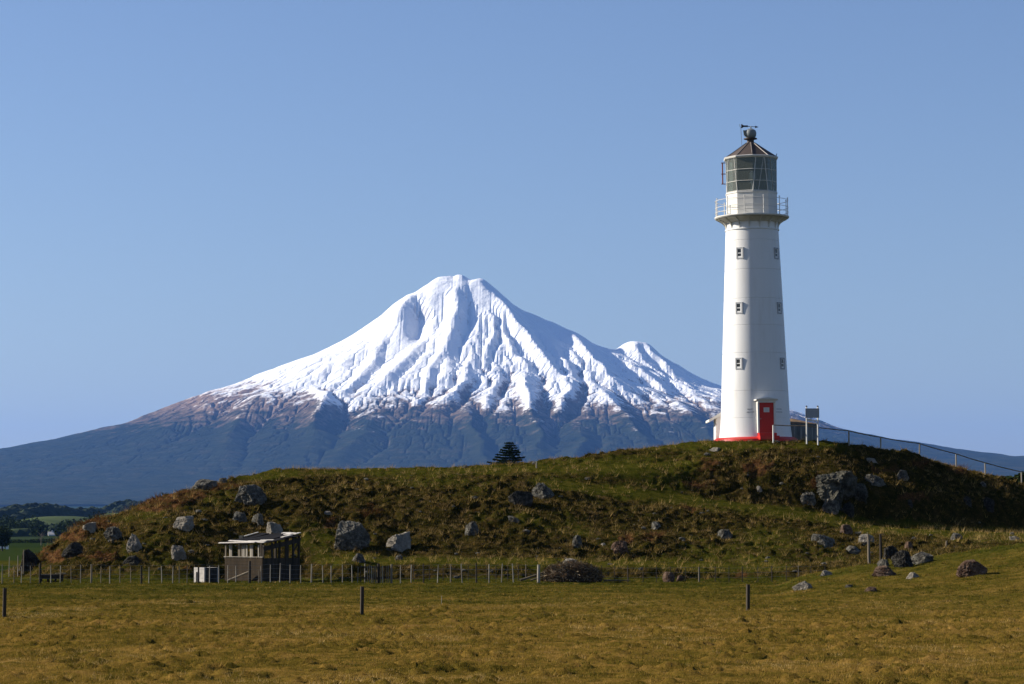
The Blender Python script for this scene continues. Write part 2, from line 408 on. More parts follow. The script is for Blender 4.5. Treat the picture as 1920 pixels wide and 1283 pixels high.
COLS = [(-3500, flatc()), (-200, flatc()), (0, flatc()), (40, simple(146, 1068, 149)), (77, simple(143, 1040, 150)), (105, simple(141, 1028, 151)), (128, simple(140, 1003, 152)),
 (154, simple(139.5, 985, 153)), (190, simple(139, 973, 154)), (234, simple(139, 961, 155)), (287, simple(139, 939, 156)), (350, simple(139.5, 921, 158)),
 (400, simple(140.5, 907, 160)), (463, simple(142.5, 895, 162)), (514, simple(143, 882, 164)), (570, simple(143, 877, 165)),
 (640, colm(N0, (140.5, .05), (143, 1052), (146.5, 1043), (152, 990), (157, 935), (160, 915), (163, 896), (166, 880))),
 (800, colm(N0, (140.5, .05), (143, 1056), (147, 1045), (152, 990), (157, 935), (160, 912), (163, 894), (166.5, 878))),
 (950, colm(N0, (140.5, .05), (143, 1058), (147.5, 1047), (152, 995), (157, 940), (160, 912), (164, 889), (168, 871))),
 (1060, colm(N0, (140.5, .05), (143, 1060), (147.5, 1049), (153, 1000), (158, 945), (161.5, 915), (165, 884), (169, 861))),
 (1180, colm(N0, (140.5, .05), (143, 1064), (147.5, 1052), (153, 1003), (159, 952), (162.5, 920), (166, 876), (171, 844.5))),
 (1290, colm(N0, (140.5, .05), (143, 1068), (148, 1054), (154, 1005), (160, 955), (163.5, 931), (167.5, 866), (172, 830))),
 (1400, colm(N0, (140.5, .05), (143, 1072), (148, 1056), (154, 1010), (160, 965), (163.5, 944), (167.5, 868), (171.5, 826.5))),
 (1460, colm((128, .05), (140.5, .10), (143, 1074), (148, 1056), (154, 1012), (160, 971), (163.5, 952), (167.5, 868), (171.5, 826.5))),
 (1500, colm((128, zz(1080, 128)), (140, .15), (143, 1074), (148, 1056), (154, 1016), (160, 977), (163.5, 958), (167, 878), (171.5, 827.5))),
 (1560, colm((128, zz(1068, 128)), (140, .25), (143, 1072), (148, 1053), (154, 1020), (160, 985), (164, 966), (166.3, 892), (172, 829.5))),
 (1620, colm((128, zz(1059, 128)), (140, .35), (143, 1070), (148, 1048), (154, 1020), (161, 990), (165.4, 980), (167.6, 900), (173.5, 836))),
 (1700, colm((128, zz(1048, 128)), (139, .50), (143, 1062), (148, 1042), (154, 1018), (161, 993), (166.4, 989), (168.6, 912), (174.5, 850))),
 (1790, colm((127, zz(1036, 127)), (138, .75), (143, 1055), (148, 1035), (154, 1015), (162, 997), (168.8, 995), (171.0, 926), (177, 874.5))),
 (1860, colm((126, zz(1026, 126)), (137, 1.0), (143, 1050), (148, 1030), (154, 1014), (162, 1000), (170.8, 998), (173, 936), (179, 894))),
 (1930, colm((125, zz(1018, 125)), (137, 1.3), (143, 1042), (148, 1026), (154, 1012), (162, 1002), (173, 1000), (175.4, 950), (181, 913))),
 (2150, colm((122, zz(1000, 122)), (137, 1.5), (143, 1038), (148, 1024), (154, 1014), (162, 1006), (177, 1002), (180, 980), (184.5, 962))),
 (2700, colm((120, zz(1010, 120)), (137, .8), (143, 1060), (148, 1050), (154, 1040), (162, 1020), (183, 1010), (187, 1005), (192, 1000))),
 (3600, flatc()),
]
NCX = np.array([c[0] for c in COLS], float)
NCY = np.array([[p[0] for p in c[1]] for c in COLS], float)
NCZ = np.array([[p[1] for p in c[1]] for c in COLS], float)
def shape_z(X, Y):
    """smooth ground shape at world X, Y"""
    X = np.asarray(X, float); Y = np.asarray(Y, float)
    p = 960 + X/Y*F
    i = np.clip(np.searchsorted(NCX, p)-1, 0, len(NCX)-2)
    t = np.clip((p-NCX[i])/(NCX[i+1]-NCX[i]), 0, 1)
    t = t*.6+.4*t*t*(3-2*t)
    Z = np.zeros(np.broadcast(X, Y).shape); n = NCY.shape[1]
    ys = NCY[i]*(1-t)[..., None]+NCY[i+1]*t[..., None]
    zs = NCZ[i]*(1-t)[..., None]+NCZ[i+1]*t[..., None]
    Z = zs[..., 0]*np.ones_like(Z)
    for k in range(n-1):
        a = ys[..., k]; b = ys[..., k+1]
        u = np.clip((Y-a)/np.maximum(b-a, .01), 0, 1); u = .5*u+.5*u*u*(3-2*u)
        Z = np.where(Y >= a, zs[..., k]*(1-u)+zs[..., k+1]*u, Z)
    return Z
GX = np.concatenate([np.linspace(-70, -34, 90)[:-1], np.arange(-34, 42.01, .125), np.linspace(42, 80, 90)[1:]])
GY = np.concatenate([np.arange(36, 60, .16), np.arange(60, 137, .2), np.arange(137, 192, .125), np.linspace(192, 240, 60)])
def pix(X, Y, Z):
    d = Y*math.cos(TH)+(Z-CAM_Z)*math.sin(TH)
    return 960+F*X/d, 641.5-F*(-Y*math.sin(TH)+(Z-CAM_Z)*math.cos(TH))/d
def blob(px, py, lst):
    r = np.zeros(px.shape)
    for (x, y, w, h, a) in lst: r = np.maximum(r, a*np.exp(-(((px-x)/w)**2+((py-y)/h)**2)))
    return r
def band(px, py, pts, hw):
    xs, ys = zip(*pts); c = np.interp(px, xs, ys); return np.exp(-((py-c)/hw)**2)*smooth(xs[0]-30, xs[0]+30, px)*smooth(xs[-1]+40, xs[-1]-20, px)
TRACK = [(1000, 905), (1130, 918), (1250, 932), (1350, 946), (1450, 958), (1540, 968), (1640, 986), (1760, 997), (1920, 1004), (2200, 1008)]
def masks(X, Y, Z):
    """hill: 0 field .. 1 slope; heath: brown hummocky growth; fern: rust bracken; lawn: short green turf"""
    px, py = pix(X, Y, Z)
    hill = smooth(138, 141.5, Y)*smooth(.02, .25, Z)
    nz = fbm(X/3.2, Y/3.2, 4, 40); nb = fbm(X/9, Y/9, 3, 44)
    lawn = np.maximum.reduce([band(px, py, TRACK, 13), band(px, py, [(600, 1050), (900, 1053), (1300, 1060), (1460, 1066)], 9),
        band(px, py, [(460, 896), (600, 884), (800, 885), (1000, 880), (1200, 862)], 9)*.75, blob(px, py, [(1150, 875, 120, 14, .9), (1330, 836, 160, 7, .9), (1520, 836, 70, 8, .8), (1440, 1000, 110, 26, .45), (480, 1010, 100, 22, .5)])])
    lawn = np.clip(lawn + .35*nz, 0, 1)
    fern = blob(px, py, [(130, 1000, 45, 20, .9), (180, 985, 55, 14, .9), (300, 945, 60, 18, 1), (330, 930, 70, 16, 1), (420, 915, 40, 14, .9), (110, 1045, 50, 14, .9), (190, 1045, 50, 14, .8), (620, 985, 18, 10, .9),
        (350, 1062, 16, 8, .8), (1330, 870, 60, 20, .7), (1420, 875, 40, 22, .9), (1300, 905, 60, 14, .6), (1290, 955, 30, 10, .7), (1175, 1010, 20, 10, .9), (1220, 1010, 30, 12, .7), (1335, 1010, 30, 12, .7), (1390, 1075, 14, 14, 1),
        (1510, 970, 30, 10, .5), (1530, 905, 20, 14, .8), (1710, 930, 40, 14, .9), (1650, 880, 60, 14, .6), (1800, 880, 40, 12, .7), (1720, 868, 50, 10, .6), (470, 890, 30, 8, .7), (700, 960, 40, 30, .45), (900, 960, 120, 40, .35)])
    fern = np.clip(fern*1.1 + .5*nz - .1, 0, 1)*hill*(1-lawn*.7)
    heath = np.clip(.78 + .8*nb + .5*nz + .6*blob(px, py, [(1740, 900, 230, 60, 1)]), 0, 1)*hill*(1-lawn)
    return hill, heath, fern, lawn*hill
def build_ground():
    X, Y = np.meshgrid(GX, GY)
    Z = shape_z(X, Y)
    Z = gblur(Z, 2)
    hill, heath, fern, lawn = masks(X, Y, Z)
    edge = smooth(-70, -60, X)*smooth(80, 68, X)*smooth(36, 42, Y)*smooth(240, 225, Y)
    # hummocks on the hill
    wx = X+.5*noise(X/1.1, Y/1.1, 61); wy = Y+.5*noise(X/1.1, Y/1.1, 62)
    b1 = 1-np.abs(noise(wx/1.5, wy/1.3, 63))*1.6; b2 = np.abs(noise(wx/.62, wy/.55, 64)); b3 = fbm(X/.4, Y/.4, 2, 65)
    H = .10*b1 + .26*np.sqrt(b2+.01) + .20*np.sqrt(np.abs(noise(wx/1.45+3, wy/1.2, 60))+.02) + .05*b3 - .3 + .12*noise(X/2.3, Y/2.0, 59)
    rough = np.clip(.28+heath*.85+fern*.35, 0, 1)*hill*(1-.72*lawn)
    Z = Z + 1.9*H*rough*(.75+.5*noise(X/6, Y/6, 66)) + .22*fbm(X/5, Y/5, 3, 67)*hill*(1-lawn*.6)
    # rock-broken steep face on the right of the lighthouse
    p, q = pix(X, Y, Z)
    # pasture: low swells, clods and tussocks
    f = (1-hill)*edge
    cl = smooth(.12, .5, noise(X/.30, Y/.44, 71))*smooth(-.25, .35, noise(X/2.4, Y/2.0, 72))*(.35+.65*smooth(125, 75, Y+.25*X))
    Z = Z + f*(.05*fbm(X/4, Y/4, 3, 68) + .045*noise(X/.9, Y/.8, 69) + .028*noise(X/.33, Y/.33, 70) + .125*cl)
    Z = np.where(edge < 1, Z*edge - .35*(1-edge), Z)
    # level pads: lighthouse mound top and shed floor
    tx, ty = TOWER
    d = np.hypot(X-tx, Y-ty); w = smooth(4.6, 3.2, d); Z = Z*(1-w)+(TOWER_Z-.12)*w
    o = np_mesh("ground", np.stack([X, Y, Z], -1).reshape(-1, 3), grid_faces(len(GX), len(GY)), ground_mat())
    attr(o, "heath", heath); attr(o, "fern", fern); attr(o, "lawn", lawn); attr(o, "hill", hill)
    tag(o, kind="structure")
    return Z
def gz(x, y):
    """real ground height (bilinear on the mesh)"""
    x = np.asarray(x, float); y = np.asarray(y, float)
    i = np.clip(np.searchsorted(GX, x)-1, 0, len(GX)-2); j = np.clip(np.searchsorted(GY, y)-1, 0, len(GY)-2)
    u = (x-GX[i])/(GX[i+1]-GX[i]); v = (y-GY[j])/(GY[j+1]-GY[j])
    return (GZ[j, i]*(1-u)+GZ[j, i+1]*u)*(1-v)+(GZ[j+1, i]*(1-u)+GZ[j+1, i+1]*u)*v
def hit(px, py, ymin=45.0, ymax=200.0):
    """first ground point seen through a photo pixel"""
    Y = np.arange(ymin, ymax, .1)
    v = (641.5-py)/F; X = Y*((px-960)/F)/(math.cos(TH)-v*math.sin(TH)); Zr = zpx(py, Y)
    g = gz(X, Y); k = np.nonzero(g >= Zr)[0]
    if len(k) == 0:
        k = [int(np.argmin(Zr-g))]
    k = k[0]
    return float(X[k]), float(Y[k]), float(g[k])
def ground_mat():
    M = NM("pasture and heath", 1.0, 0.0)
    P = M.coord("Object")
    nA = M.noise(.35, 5, .6, P); nB = M.noise(1.7, 5, .65, P); nC = M.noise(9, 4, .7, P); nD = M.noise(.09, 3, .5, P)
    grass = M.ramp(M.math('ADD', M.math('MULTIPLY', nA, .5), M.math('MULTIPLY', nB, .5)), [(.36, (.052, .042, .007)), (.46, (.112, .078, .014)), (.54, (.172, .108, .023)), (.64, (.235, .140, .038))])
    # green belt of pasture near the fence, straw-coloured further forward
    geo = M.n("ShaderNodeNewGeometry"); sp = M.n("ShaderNodeSeparateXYZ"); M.l(geo.outputs["Position"], sp.inputs[0])
    yy = M.math('ADD', sp.outputs[1], M.math('MULTIPLY', M.math('SUBTRACT', nD, .5), 60))
    belt = M.math('MULTIPLY', M.math('SUBTRACT', yy, 78), 1/55, clamp=True)
    green = M.ramp(nB, [(.35, (.026, .034, .004)), (.55, (.062, .060, .010)), (.7, (.100, .080, .018))])
    c = M.mix(belt, grass, green)
    heathc = M.ramp(M.math('ADD', M.math('MULTIPLY', nB, .6), M.math('MULTIPLY', nC, .4)), [(.36, (.010, .012, .003)), (.47, (.026, .022, .005)), (.56, (.048, .033, .010)), (.66, (.095, .062, .024))])
    fernc = M.ramp(nC, [(.35, (.040, .020, .009)), (.55, (.090, .044, .018)), (.7, (.140, .075, .034))])
    lawnc = M.ramp(nB, [(.35, (.028, .034, .004)), (.55, (.060, .058, .008)), (.72, (.100, .076, .016))])
    c = M.mix(M.attr("hill"), c, lawnc)
    c = M.mix(M.gray(M.math('ADD', M.attr("heath"), M.math('MULTIPLY', M.math('SUBTRACT', nB, .5), .8)), .35, .7), c, heathc)
    c = M.mix(M.gray(M.math('ADD', M.attr("fern"), M.math('MULTIPLY', M.math('SUBTRACT', nB, .5), .6)), .4, .6), c, fernc)
    c = M.mix(M.gray(nC, .30, .62), M.mix(1.0, c, (.62, .58, .5), 'MULTIPLY'), c)
    M.col(c)
    M.bump(M.math('ADD', nC, M.math('MULTIPLY', M.noise(40, 3, .7, P), .5)), .9, .06)
    return M.m
TY = 175.0; TOWER_Z = zz(824.5, 172.4); TOWER = (xpx(1417, 824, TY), TY)
GZ = build_ground()
# ------------------------------------------------------------------ low vegetation
RNG = np.random.default_rng(5)
def blades(bx, by, bz, n, spread, h, wd, lean, hv=.35):
    """n blades per tuft; arrays in, triangles out"""
    m = len(bx); X = np.repeat(bx, n); Y = np.repeat(by, n); Z = np.repeat(bz, n)
    H = np.repeat(h, n)*(1-hv+2*hv*RNG.random(m*n)); Wd = np.repeat(wd, n)
    S = np.repeat(spread, n)
    a = RNG.random(m*n)*2*np.pi; r = S*np.sqrt(RNG.random(m*n))
    X = X+r*np.cos(a); Y = Y+r*np.sin(a); Z = Z - .3*r
    b = RNG.random(m*n)*2*np.pi; cx, cy = np.cos(b)*Wd/2, np.sin(b)*Wd/2
    la = a+RNG.normal(0, .7, m*n); L = lean*H*(.4+RNG.random(m*n))
    P = np.empty((m*n, 3, 3), np.float32)
    P[:, 0] = np.stack([X-cx, Y-cy, Z-.02], -1); P[:, 1] = np.stack([X+cx, Y+cy, Z-.02], -1)
    P[:, 2] = np.stack([X+L*np.cos(la), Y+L*np.sin(la), Z+H*np.sqrt(np.maximum(.15, 1-lean*lean*.6))], -1)
    return P.reshape(-1, 3)
def veg_object(name, P, tone, mat, kind="stuff"):
    o = np_mesh(name, P, np.arange(len(P)).reshape(-1, 3), mat, smooth=False)
    attr(o, "tone", tone); tag(o, kind=kind); return o
def veg_mat(name, stops, rough=1.0, tr=.25):
    M = NM(name, rough, 0.0)
    n = M.noise(.8, 4, .6)
    f = M.math('ADD', M.attr("tone"), M.math('MULTIPLY', M.math('SUBTRACT', n, .5), .5))
    c = M.ramp(f, stops); M.col(c)
    if tr:
        t = M.n("ShaderNodeBsdfTranslucent"); M.l(c, t.inputs[0]); mx = M.n("ShaderNodeMixShader"); mx.inputs[0].default_value = tr
        M.l(M.b.outputs[0], mx.inputs[1]); M.l(t.outputs[0], mx.inputs[2]); M.l(mx.outputs[0], M.t.nodes["Material Output"].inputs[0])
    return M.m
GRASS_MAT = veg_mat("pasture grass", [(.1, (.022, .028, .004)), (.35, (.076, .072, .009)), (.55, (.19, .126, .023)), (.75, (.30, .185, .045)), (.95, (.42, .29, .11))])
HEATH_MAT = veg_mat("heath growth", [(.1, (.018, .022, .005)), (.35, (.055, .052, .009)), (.6, (.125, .084, .026)), (.85, (.26, .175, .080))])
FERN_MAT = veg_mat("dead bracken", [(.1, (.035, .016, .007)), (.4, (.085, .040, .016)), (.7, (.140, .070, .028)), (.95, (.22, .125, .055))])
def scatter(n, x0, x1, y0, y1, vis=1.25):
    """points inside the photo's wedge (a bit wider)"""
    y = y0+(y1-y0)*RNG.random(n); x = (RNG.random(n)*2-1)*.2*vis*y
    return x, y
def wedge(y0, y1, n):
    # uniform density over the wedge
    y = np.sqrt(y0*y0+(y1*y1-y0*y0)*RNG.random(n)); x = (RNG.random(n)*2-1)*.2*1.3*y
    return x, y
def hillmask(x, y):
    z = gz(x, y); h, he, fe, la = masks(x, y, shape_z(x, y)); return z, h, he, fe, la
# pasture
x, y = wedge(44, 141, 230000)
z, h, he, fe, la = hillmask(x, y)
dens = .45+.55*smooth(-.3, .3, fbm(x/1.3, y/1.3, 3, 81))
k = (h < .5) & (RNG.random(len(x)) < dens); x, y, z = x[k], y[k], z[k]
dry = .60+.75*fbm(x/7, y/5, 3, 82)+.3*fbm(x/.9, y/.9, 2, 84) - .33*smooth(78, 132, y+25*fbm(x/30, y/30, 2, 83))
ht = (.035+.05*RNG.random(len(x)))*(1+.9*smooth(.25, .6, noise(x/1.1, y/1.1, 85)))
P = blades(x, y, z, 4, np.full(len(x), .10), ht, .010+.00012*y, .55)
veg_object("pasture_grass", P, np.repeat(dry+.10*RNG.normal(size=len(x)), 12), GRASS_MAT)
# pasture tussocks
x, y = wedge(44, 138, 60000)
z, h, he, fe, la = hillmask(x, y)
k = (h < .4) & (RNG.random(len(x)) < smooth(-.1, .5, fbm(x/2.6, y/2.6, 2, 93))*(.25+.75*smooth(110, 70, y+.3*x))); x, y, z = x[k], y[k], z[k]
P = blades(x, y, z, 16, .07+.09*RNG.random(len(x)), .05+.09*RNG.random(len(x)), .010+.00012*y, .7)
veg_object("pasture_tussocks", P, np.repeat(.52+.3*fbm(x/5, y/5, 2, 94)+.14*RNG.normal(size=len(x)), 48), GRASS_MAT)
# hill turf
x, y = wedge(138, 186, 150000)
z, h, he, fe, la = hillmask(x, y)
k = (h > .3) & (RNG.random(len(x)) < .3+.7*np.clip(la+.3, 0, 1)); x, y, z, la, he = x[k], y[k], z[k], la[k], he[k]
P = blades(x, y, z, 4, np.full(len(x), .10), (.05+.05*RNG.random(len(x)))*(1-.35*la), np.full(len(x), .022), .5)
veg_object("hill_grass", P, np.repeat(.30+.25*fbm(x/3, y/3, 3, 87)+.12*RNG.normal(size=len(x))+.15*he, 12), GRASS_MAT)
# heath tussocks
x, y = wedge(138, 188, 70000)
z, h, he, fe, la = hillmask(x, y)
k = (h > .3) & (RNG.random(len(x)) < he*.9*smooth(-.25, .2, fbm(x/.9, y/.9, 2, 88))); x, y, z = x[k], y[k], z[k]
P = blades(x, y, z+.02, 14, np.full(len(x), .15), .10+.13*RNG.random(len(x)), np.full(len(x), .03), .75)
veg_object("heath_tussocks", P, np.repeat(.5+.35*fbm(x/2, y/2, 3, 89)+.15*RNG.normal(size=len(x)), 42), HEATH_MAT)
# bracken fronds
x, y = wedge(139, 188, 60000)
z, h, he, fe, la = hillmask(x, y)
k = (h > .2) & (RNG.random(len(x)) < np.clip(fe-.25, 0, 1)*1.1*smooth(-.2, .25, fbm(x/1.2, y/1.2, 2, 90))); x, y, z = x[k], y[k], z[k]
big = smooth(-.1, .5, fbm(x/1.6, y/1.6, 2, 91))
P = blades(x, y, z+.03, 22, (.16+.12*big), .16+.50*big*RNG.random(len(x)), np.full(len(x), .035), .8)
veg_object("dead_bracken", P, np.repeat(.45+.3*fbm(x/1.5, y/1.5, 3, 92)+.18*RNG.normal(size=len(x)), 66), FERN_MAT)
# straw stalks sticking out here and there on the slope
x, y = wedge(139, 180, 5000)
z, h, he, fe, la = hillmask(x, y)
k = (h > .5); x, y, z = x[k], y[k], z[k]
P = blades(x, y, z, 5, np.full(len(x), .06), .25+.2*RNG.random(len(x)), np.full(len(x), .018), .6)
veg_object("dry_stalks", P, np.repeat(.9+.1*RNG.normal(size=len(x)), 15), GRASS_MAT)
# ------------------------------------------------------------------ rocks
def ico(level):
    t = (1+5**.5)/2
    v = [(-1,t,0),(1,t,0),(-1,-t,0),(1,-t,0),(0,-1,t),(0,1,t),(0,-1,-t),(0,1,-t),(t,0,-1),(t,0,1),(-t,0,-1),(-t,0,1)]
    f = [(0,11,5),(0,5,1),(0,1,7),(0,7,10),(0,10,11),(1,5,9),(5,11,4),(11,10,2),(10,7,6),(7,1,8),(3,9,4),(3,4,2),(3,2,6),(3,6,8),(3,8,9),(4,9,5),(2,4,11),(6,2,10),(8,6,7),(9,8,1)]
    V = [np.array(p)/math.sqrt(1+t*t) for p in v]
    for _ in range(level):
        mid = {}; nf = []
        def m(a, b):
            k = (min(a, b), max(a, b))
            if k not in mid:
                p = V[a]+V[b]; V.append(p/np.linalg.norm(p)); mid[k] = len(V)-1
            return mid[k]
        for a, b, c in f:
            x, y, z = m(a, b), m(b, c), m(c, a); nf += [(a, x, z), (b, y, x), (c, z, y), (x, y, z)]
        f = nf
    return np.array(V), np.array(f)
ICO5 = ico(5); ICO4 = ico(4); ICO3 = ico(3)
def n3(p, s, f):
    """cheap 3-D noise from three 2-D slices"""
    q = p*f
    return (noise(q[:, 0]+.31*q[:, 2], q[:, 1]-.17*q[:, 2], s)+noise(q[:, 1]+3.7, q[:, 2]+.23*q[:, 0], s+1)+noise(q[:, 2]-1.9, q[:, 0]+.4*q[:, 1], s+2))/2
def rock_mesh(name, size, seed, mat, parent=None, facets=16, rough=.09, level=4, peak=0.0):
    V, Fc = {5: ICO5, 4: ICO4, 3: ICO3}[level]
    rg = np.random.default_rng(seed)
    n = rg.normal(size=(facets, 3)); n /= np.linalg.norm(n, axis=1)[:, None]; n[:, 2] = np.abs(n[:, 2])*.8 - .15*(rg.random(facets) < .2)
    n /= np.linalg.norm(n, axis=1)[:, None]
    d = .58+.42*rg.random(facets)
    tops = rg.normal(0, .28, (2, 3)); tops[:, 2] = 1; tops /= np.linalg.norm(tops, axis=1)[:, None]
    n = np.vstack([n, tops]); d = np.append(d, [.56+.2*rg.random(), .66+.2*rg.random()])
    den = V@n.T; r = np.min(np.where(den > .05, d/np.maximum(den, .05), 9), axis=1); r = np.minimum(r, 1.18)
    p = V*r[:, None]
    bl = n3(p, seed*7+1, 1.7)*.07 + n3(p, seed*7+5, 3.6)*rough*.6 + (np.abs(n3(p, seed*7+9, 6.0))-.25)*-rough*1.3 + n3(p, seed*7+13, 17)*rough*.35
    p = p*(1+bl)[:, None]
    if peak: p[:, 0] += peak*np.clip(p[:, 2], 0, 1)
    mx = np.abs(p).max(0); lo, hi = p.min(0), p.max(0)
    p = (p-(lo+hi)/2)/(hi-lo)           # unit box
    p = p*np.array(size)
    p[:, 2] += size[2]*.5
    return np_mesh(name, p, Fc, mat, smooth=False, parent=parent)
def rock_mat(name, a, b, li=.5, lc=(.30, .285, .225)):
    M = NM(name, .95, .08)
    P = M.coord("Object")
    n1 = M.noise(1.3, 6, .65, P); n2 = M.noise(5.5, 8, .75, P); n3_ = M.noise(15, 5, .75, P)
    c = M.mix(M.gray(n1, .38, .62), a, b)
    c = M.mix(M.math('MULTIPLY', M.gray(n2, .48, .60), li), c, lc)
    c = M.mix(M.math('MULTIPLY', M.gray(n3_, .56, .68), .45), c, (.022, .020, .016))
    M.col(c); M.bump(M.math('ADD', n2, M.math('MULTIPLY', n3_, .7)), 1.0, .12)
    return M.m
RM = {"grey": rock_mat("grey lichen rock", (.045, .041, .034), (.13, .12, .098), .5), "pale": rock_mat("pale rock", (.17, .15, .12), (.30, .265, .215), .45, (.38, .345, .28)),
      "dark": rock_mat("dark rock", (.018, .017, .015), (.045, .041, .034), .35, (.16, .15, .12)), "rust": rock_mat("rusty rock", (.06, .034, .022), (.15, .098, .065), .4, (.26, .19, .14))}
# x0, y0, x1, y1 of the rock in the photograph, kind, label
ROCKS = [
 (36,1029,72,1070,"dark","tall dark pointed boulder at the low left foot of the hill"),
 (34,1052,50,1070,"grey","small grey stone against the tall dark pointed boulder"),
 (113,1016,156,1046,"dark","jagged dark outcrop with pale edges among bracken on the low end of the hill"),
 (154,979,179,998,"pale","pale blocky rock half sunk in rust bracken on the left skyline"),
 (193,987,227,1013,"grey","slanting pale grey boulder right of the pale blocky rock in bracken"),
 (236,1000,264,1036,"pale","tall narrow pale grey standing boulder on the left slope"),
 (323,967,363,997,"pale","broad pale cracked boulder high on the slope above the concrete tank"),
 (319,1022,350,1053,"pale","rounded pale boulder with a sharp toe above the concrete tank"),
 (228,1041,265,1060,"dark","low dark slab with a pale rim just behind the fence"),
 (354,898,406,922,"grey","long low rock lying along the left crest of the hill"),
 (408,896,428,908,"grey","small dark rock beside the long low rock on the crest"),
 (437,908,500,950,"grey","big rounded grey boulder just under the left crest"),
 (436,959,463,981,"grey","small cracked rock between the big crest boulder and the shed"),
 (471,962,494,986,"grey","small upright grey rock above the shed roof"),
 (495,978,530,1008,"pale","smooth pale boulder showing just above the shed roof"),
 (625,976,692,1032,"grey","largest boulder of the slope with a dark shaded face, right of the shed"),
 (722,996,770,1036,"pale","pale pitted boulder on a narrow foot, right of the largest boulder"),
 (659,1037,686,1057,"grey","small wedge-shaped rock behind the picket gate"),
 (952,920,1000,947,"dark","dark flat boulder on the left of the pair below the conifer"),
 (995,905,1040,938,"grey","domed grey boulder on the right of the pair below the conifer"),
 (871,977,898,1007,"grey","lone egg-shaped grey stone in the middle of the heath slope"),
 (950,967,974,984,"grey","small grey rock below the dark flat boulder of the pair"),
 (1073,1003,1094,1030,"grey","small split grey rock above the brushwood pile"),
 (1146,1013,1180,1042,"rust","brownish grey boulder on the lower slope right of the brushwood pile"),
 (1053,1047,1087,1064,"pale","half-buried pale rock on the bank behind the brushwood pile"),
 (1221,978,1240,996,"grey","small bluish rock by a bracken clump in the middle of the slope"),
 (1344,992,1376,1012,"grey","square-topped grey rock standing alone below the grass track"),
 (1329,839,1352,848,"pale","small flat pale stone on the turf below the lighthouse"),
 (1418,911,1429,924,"pale","small upright pale stone on the bracken bank under the lighthouse"),
 (1500,922,1530,948,"grey","small rough rock at the left foot of the cliff outcrop"),
 (1540,935,1575,965,"grey","broken rock under the large cliff outcrop"),
 (1575,940,1604,968,"dark","dark broken rock with a pale chip at the foot of the cliff outcrop"),
 (1622,889,1660,912,"grey","slanting ledge of rock right of the large cliff outcrop"),
 (1680,880,1706,902,"grey","speckled grey rock on the upper slope right of the slanting ledge"),
 (1613,858,1648,870,"pale","low rock on the grass above the large cliff outcrop"),
 (1696,936,1712,952,"dark","small rubble rock in the dark bank right of the cliff outcrop"),
 (1800,930,1822,948,"dark","rubble rock in the dark bank below the third rail post"),
 (1838,903,1850,916,"grey","small stone near the skyline at the far end of the handrail"),
 (1843,932,1866,960,"dark","cracked rock low in the dark bank below the end of the handrail"),
 (1522,1001,1570,1029,"grey","angular grey boulder on the lower green slope, left of the two tall posts"),
 (1575,983,1600,1003,"rust","small boulder on the slope above the angular grey boulder"),
 (1610,1001,1642,1022,"pale","pale rock behind the straight tall post"),
 (1584,1023,1616,1040,"grey","flat-lying grey rock between the angular boulder and the straight tall post"),
 (1657,1023,1688,1050,"dark","brown shadowed rock behind the crooked tall post"),
 (1674,1031,1715,1066,"dark","large dark boulder on the near bank"),
 (1706,1034,1752,1058,"grey","speckled grey end of the boulder group on the near bank"),
 (1696,1015,1712,1036,"rust","orange block of rock perched on the large dark boulder"),
 (1635,1060,1684,1082,"rust","reddish pink slab of rock on the near bank below the tall posts"),
 (1646,1048,1670,1064,"grey","small grey rock at the foot of the crooked tall post"),
 (1487,1089,1528,1108,"pale","rounded white-grey boulder at the edge of the near pasture"),
 (1538,1069,1562,1081,"pale","two-part pale stone where the near bank begins"),
 (1700,1073,1726,1086,"pale","small pale stone on the turf below the dark boulder group"),
 (1796,1049,1852,1082,"rust","rough dark brown rock on the grassy near bank"),
 (1585,1096,1602,1103,"grey","thin flat grey stone in the near pasture turf"),
 (1620,1100,1646,1111,"rust","low brown stone in the turf below the near bank"),
 (1783,999,1806,1013,"grey","small rock on the lip of the grass shelf at right"),
 (1893,1005,1914,1015,"pale","small pale rock on the grass at the right edge"),
 (1243,1072,1266,1094,"rust","brown rock behind the wire fence right of the brushwood pile"),
 (1268,1078,1284,1092,"rust","rounded orange-brown stone touching the brown rock behind the wire fence"),
 (740,1040,756,1052,"grey","small grey stone below the pale pitted boulder"),
 (606,958,622,968,"pale","small pale stone on the slope left of the largest boulder"),
 (1126,1018,1136,1027,"pale","tiny pale stone left of the brownish grey boulder"),
]
GROUP_ROCK = "boulders scattered over the hill and pasture"
for i, (x0, y0, x1, y1, kd, lab) in enumerate(ROCKS):
    w = x1-x0; hgt = y1-y0; cx = (x0+x1)/2
    gx, gy, gzz = hit(cx, y1-2)
    s = gy/F
    sx = w*s*1.02; sy = max(w, hgt)*s*.85; sy = min(sy, 2.2)
    lv = 5 if w > 40 else (4 if w > 20 else 3)
    kx, ky, kz = gx, gy+sy*.35, float(zpx(y1, gy))
    kz = min(kz, gzz) - .02
    sz = float(zpx(y0, gy+sy*.35)) - kz
    emb = .28*sz
    o = rock_mesh("boulder", (sx, sy, sz+emb), 100+i, RM[kd], facets=12+i % 6, level=lv, rough=.10+.035*(i % 3), peak=((i*37) % 7-3)*.07)
    o.location = (kx, ky, kz-emb)
    tag(o, lab, "boulder" if w > 24 else "rock", GROUP_ROCK)
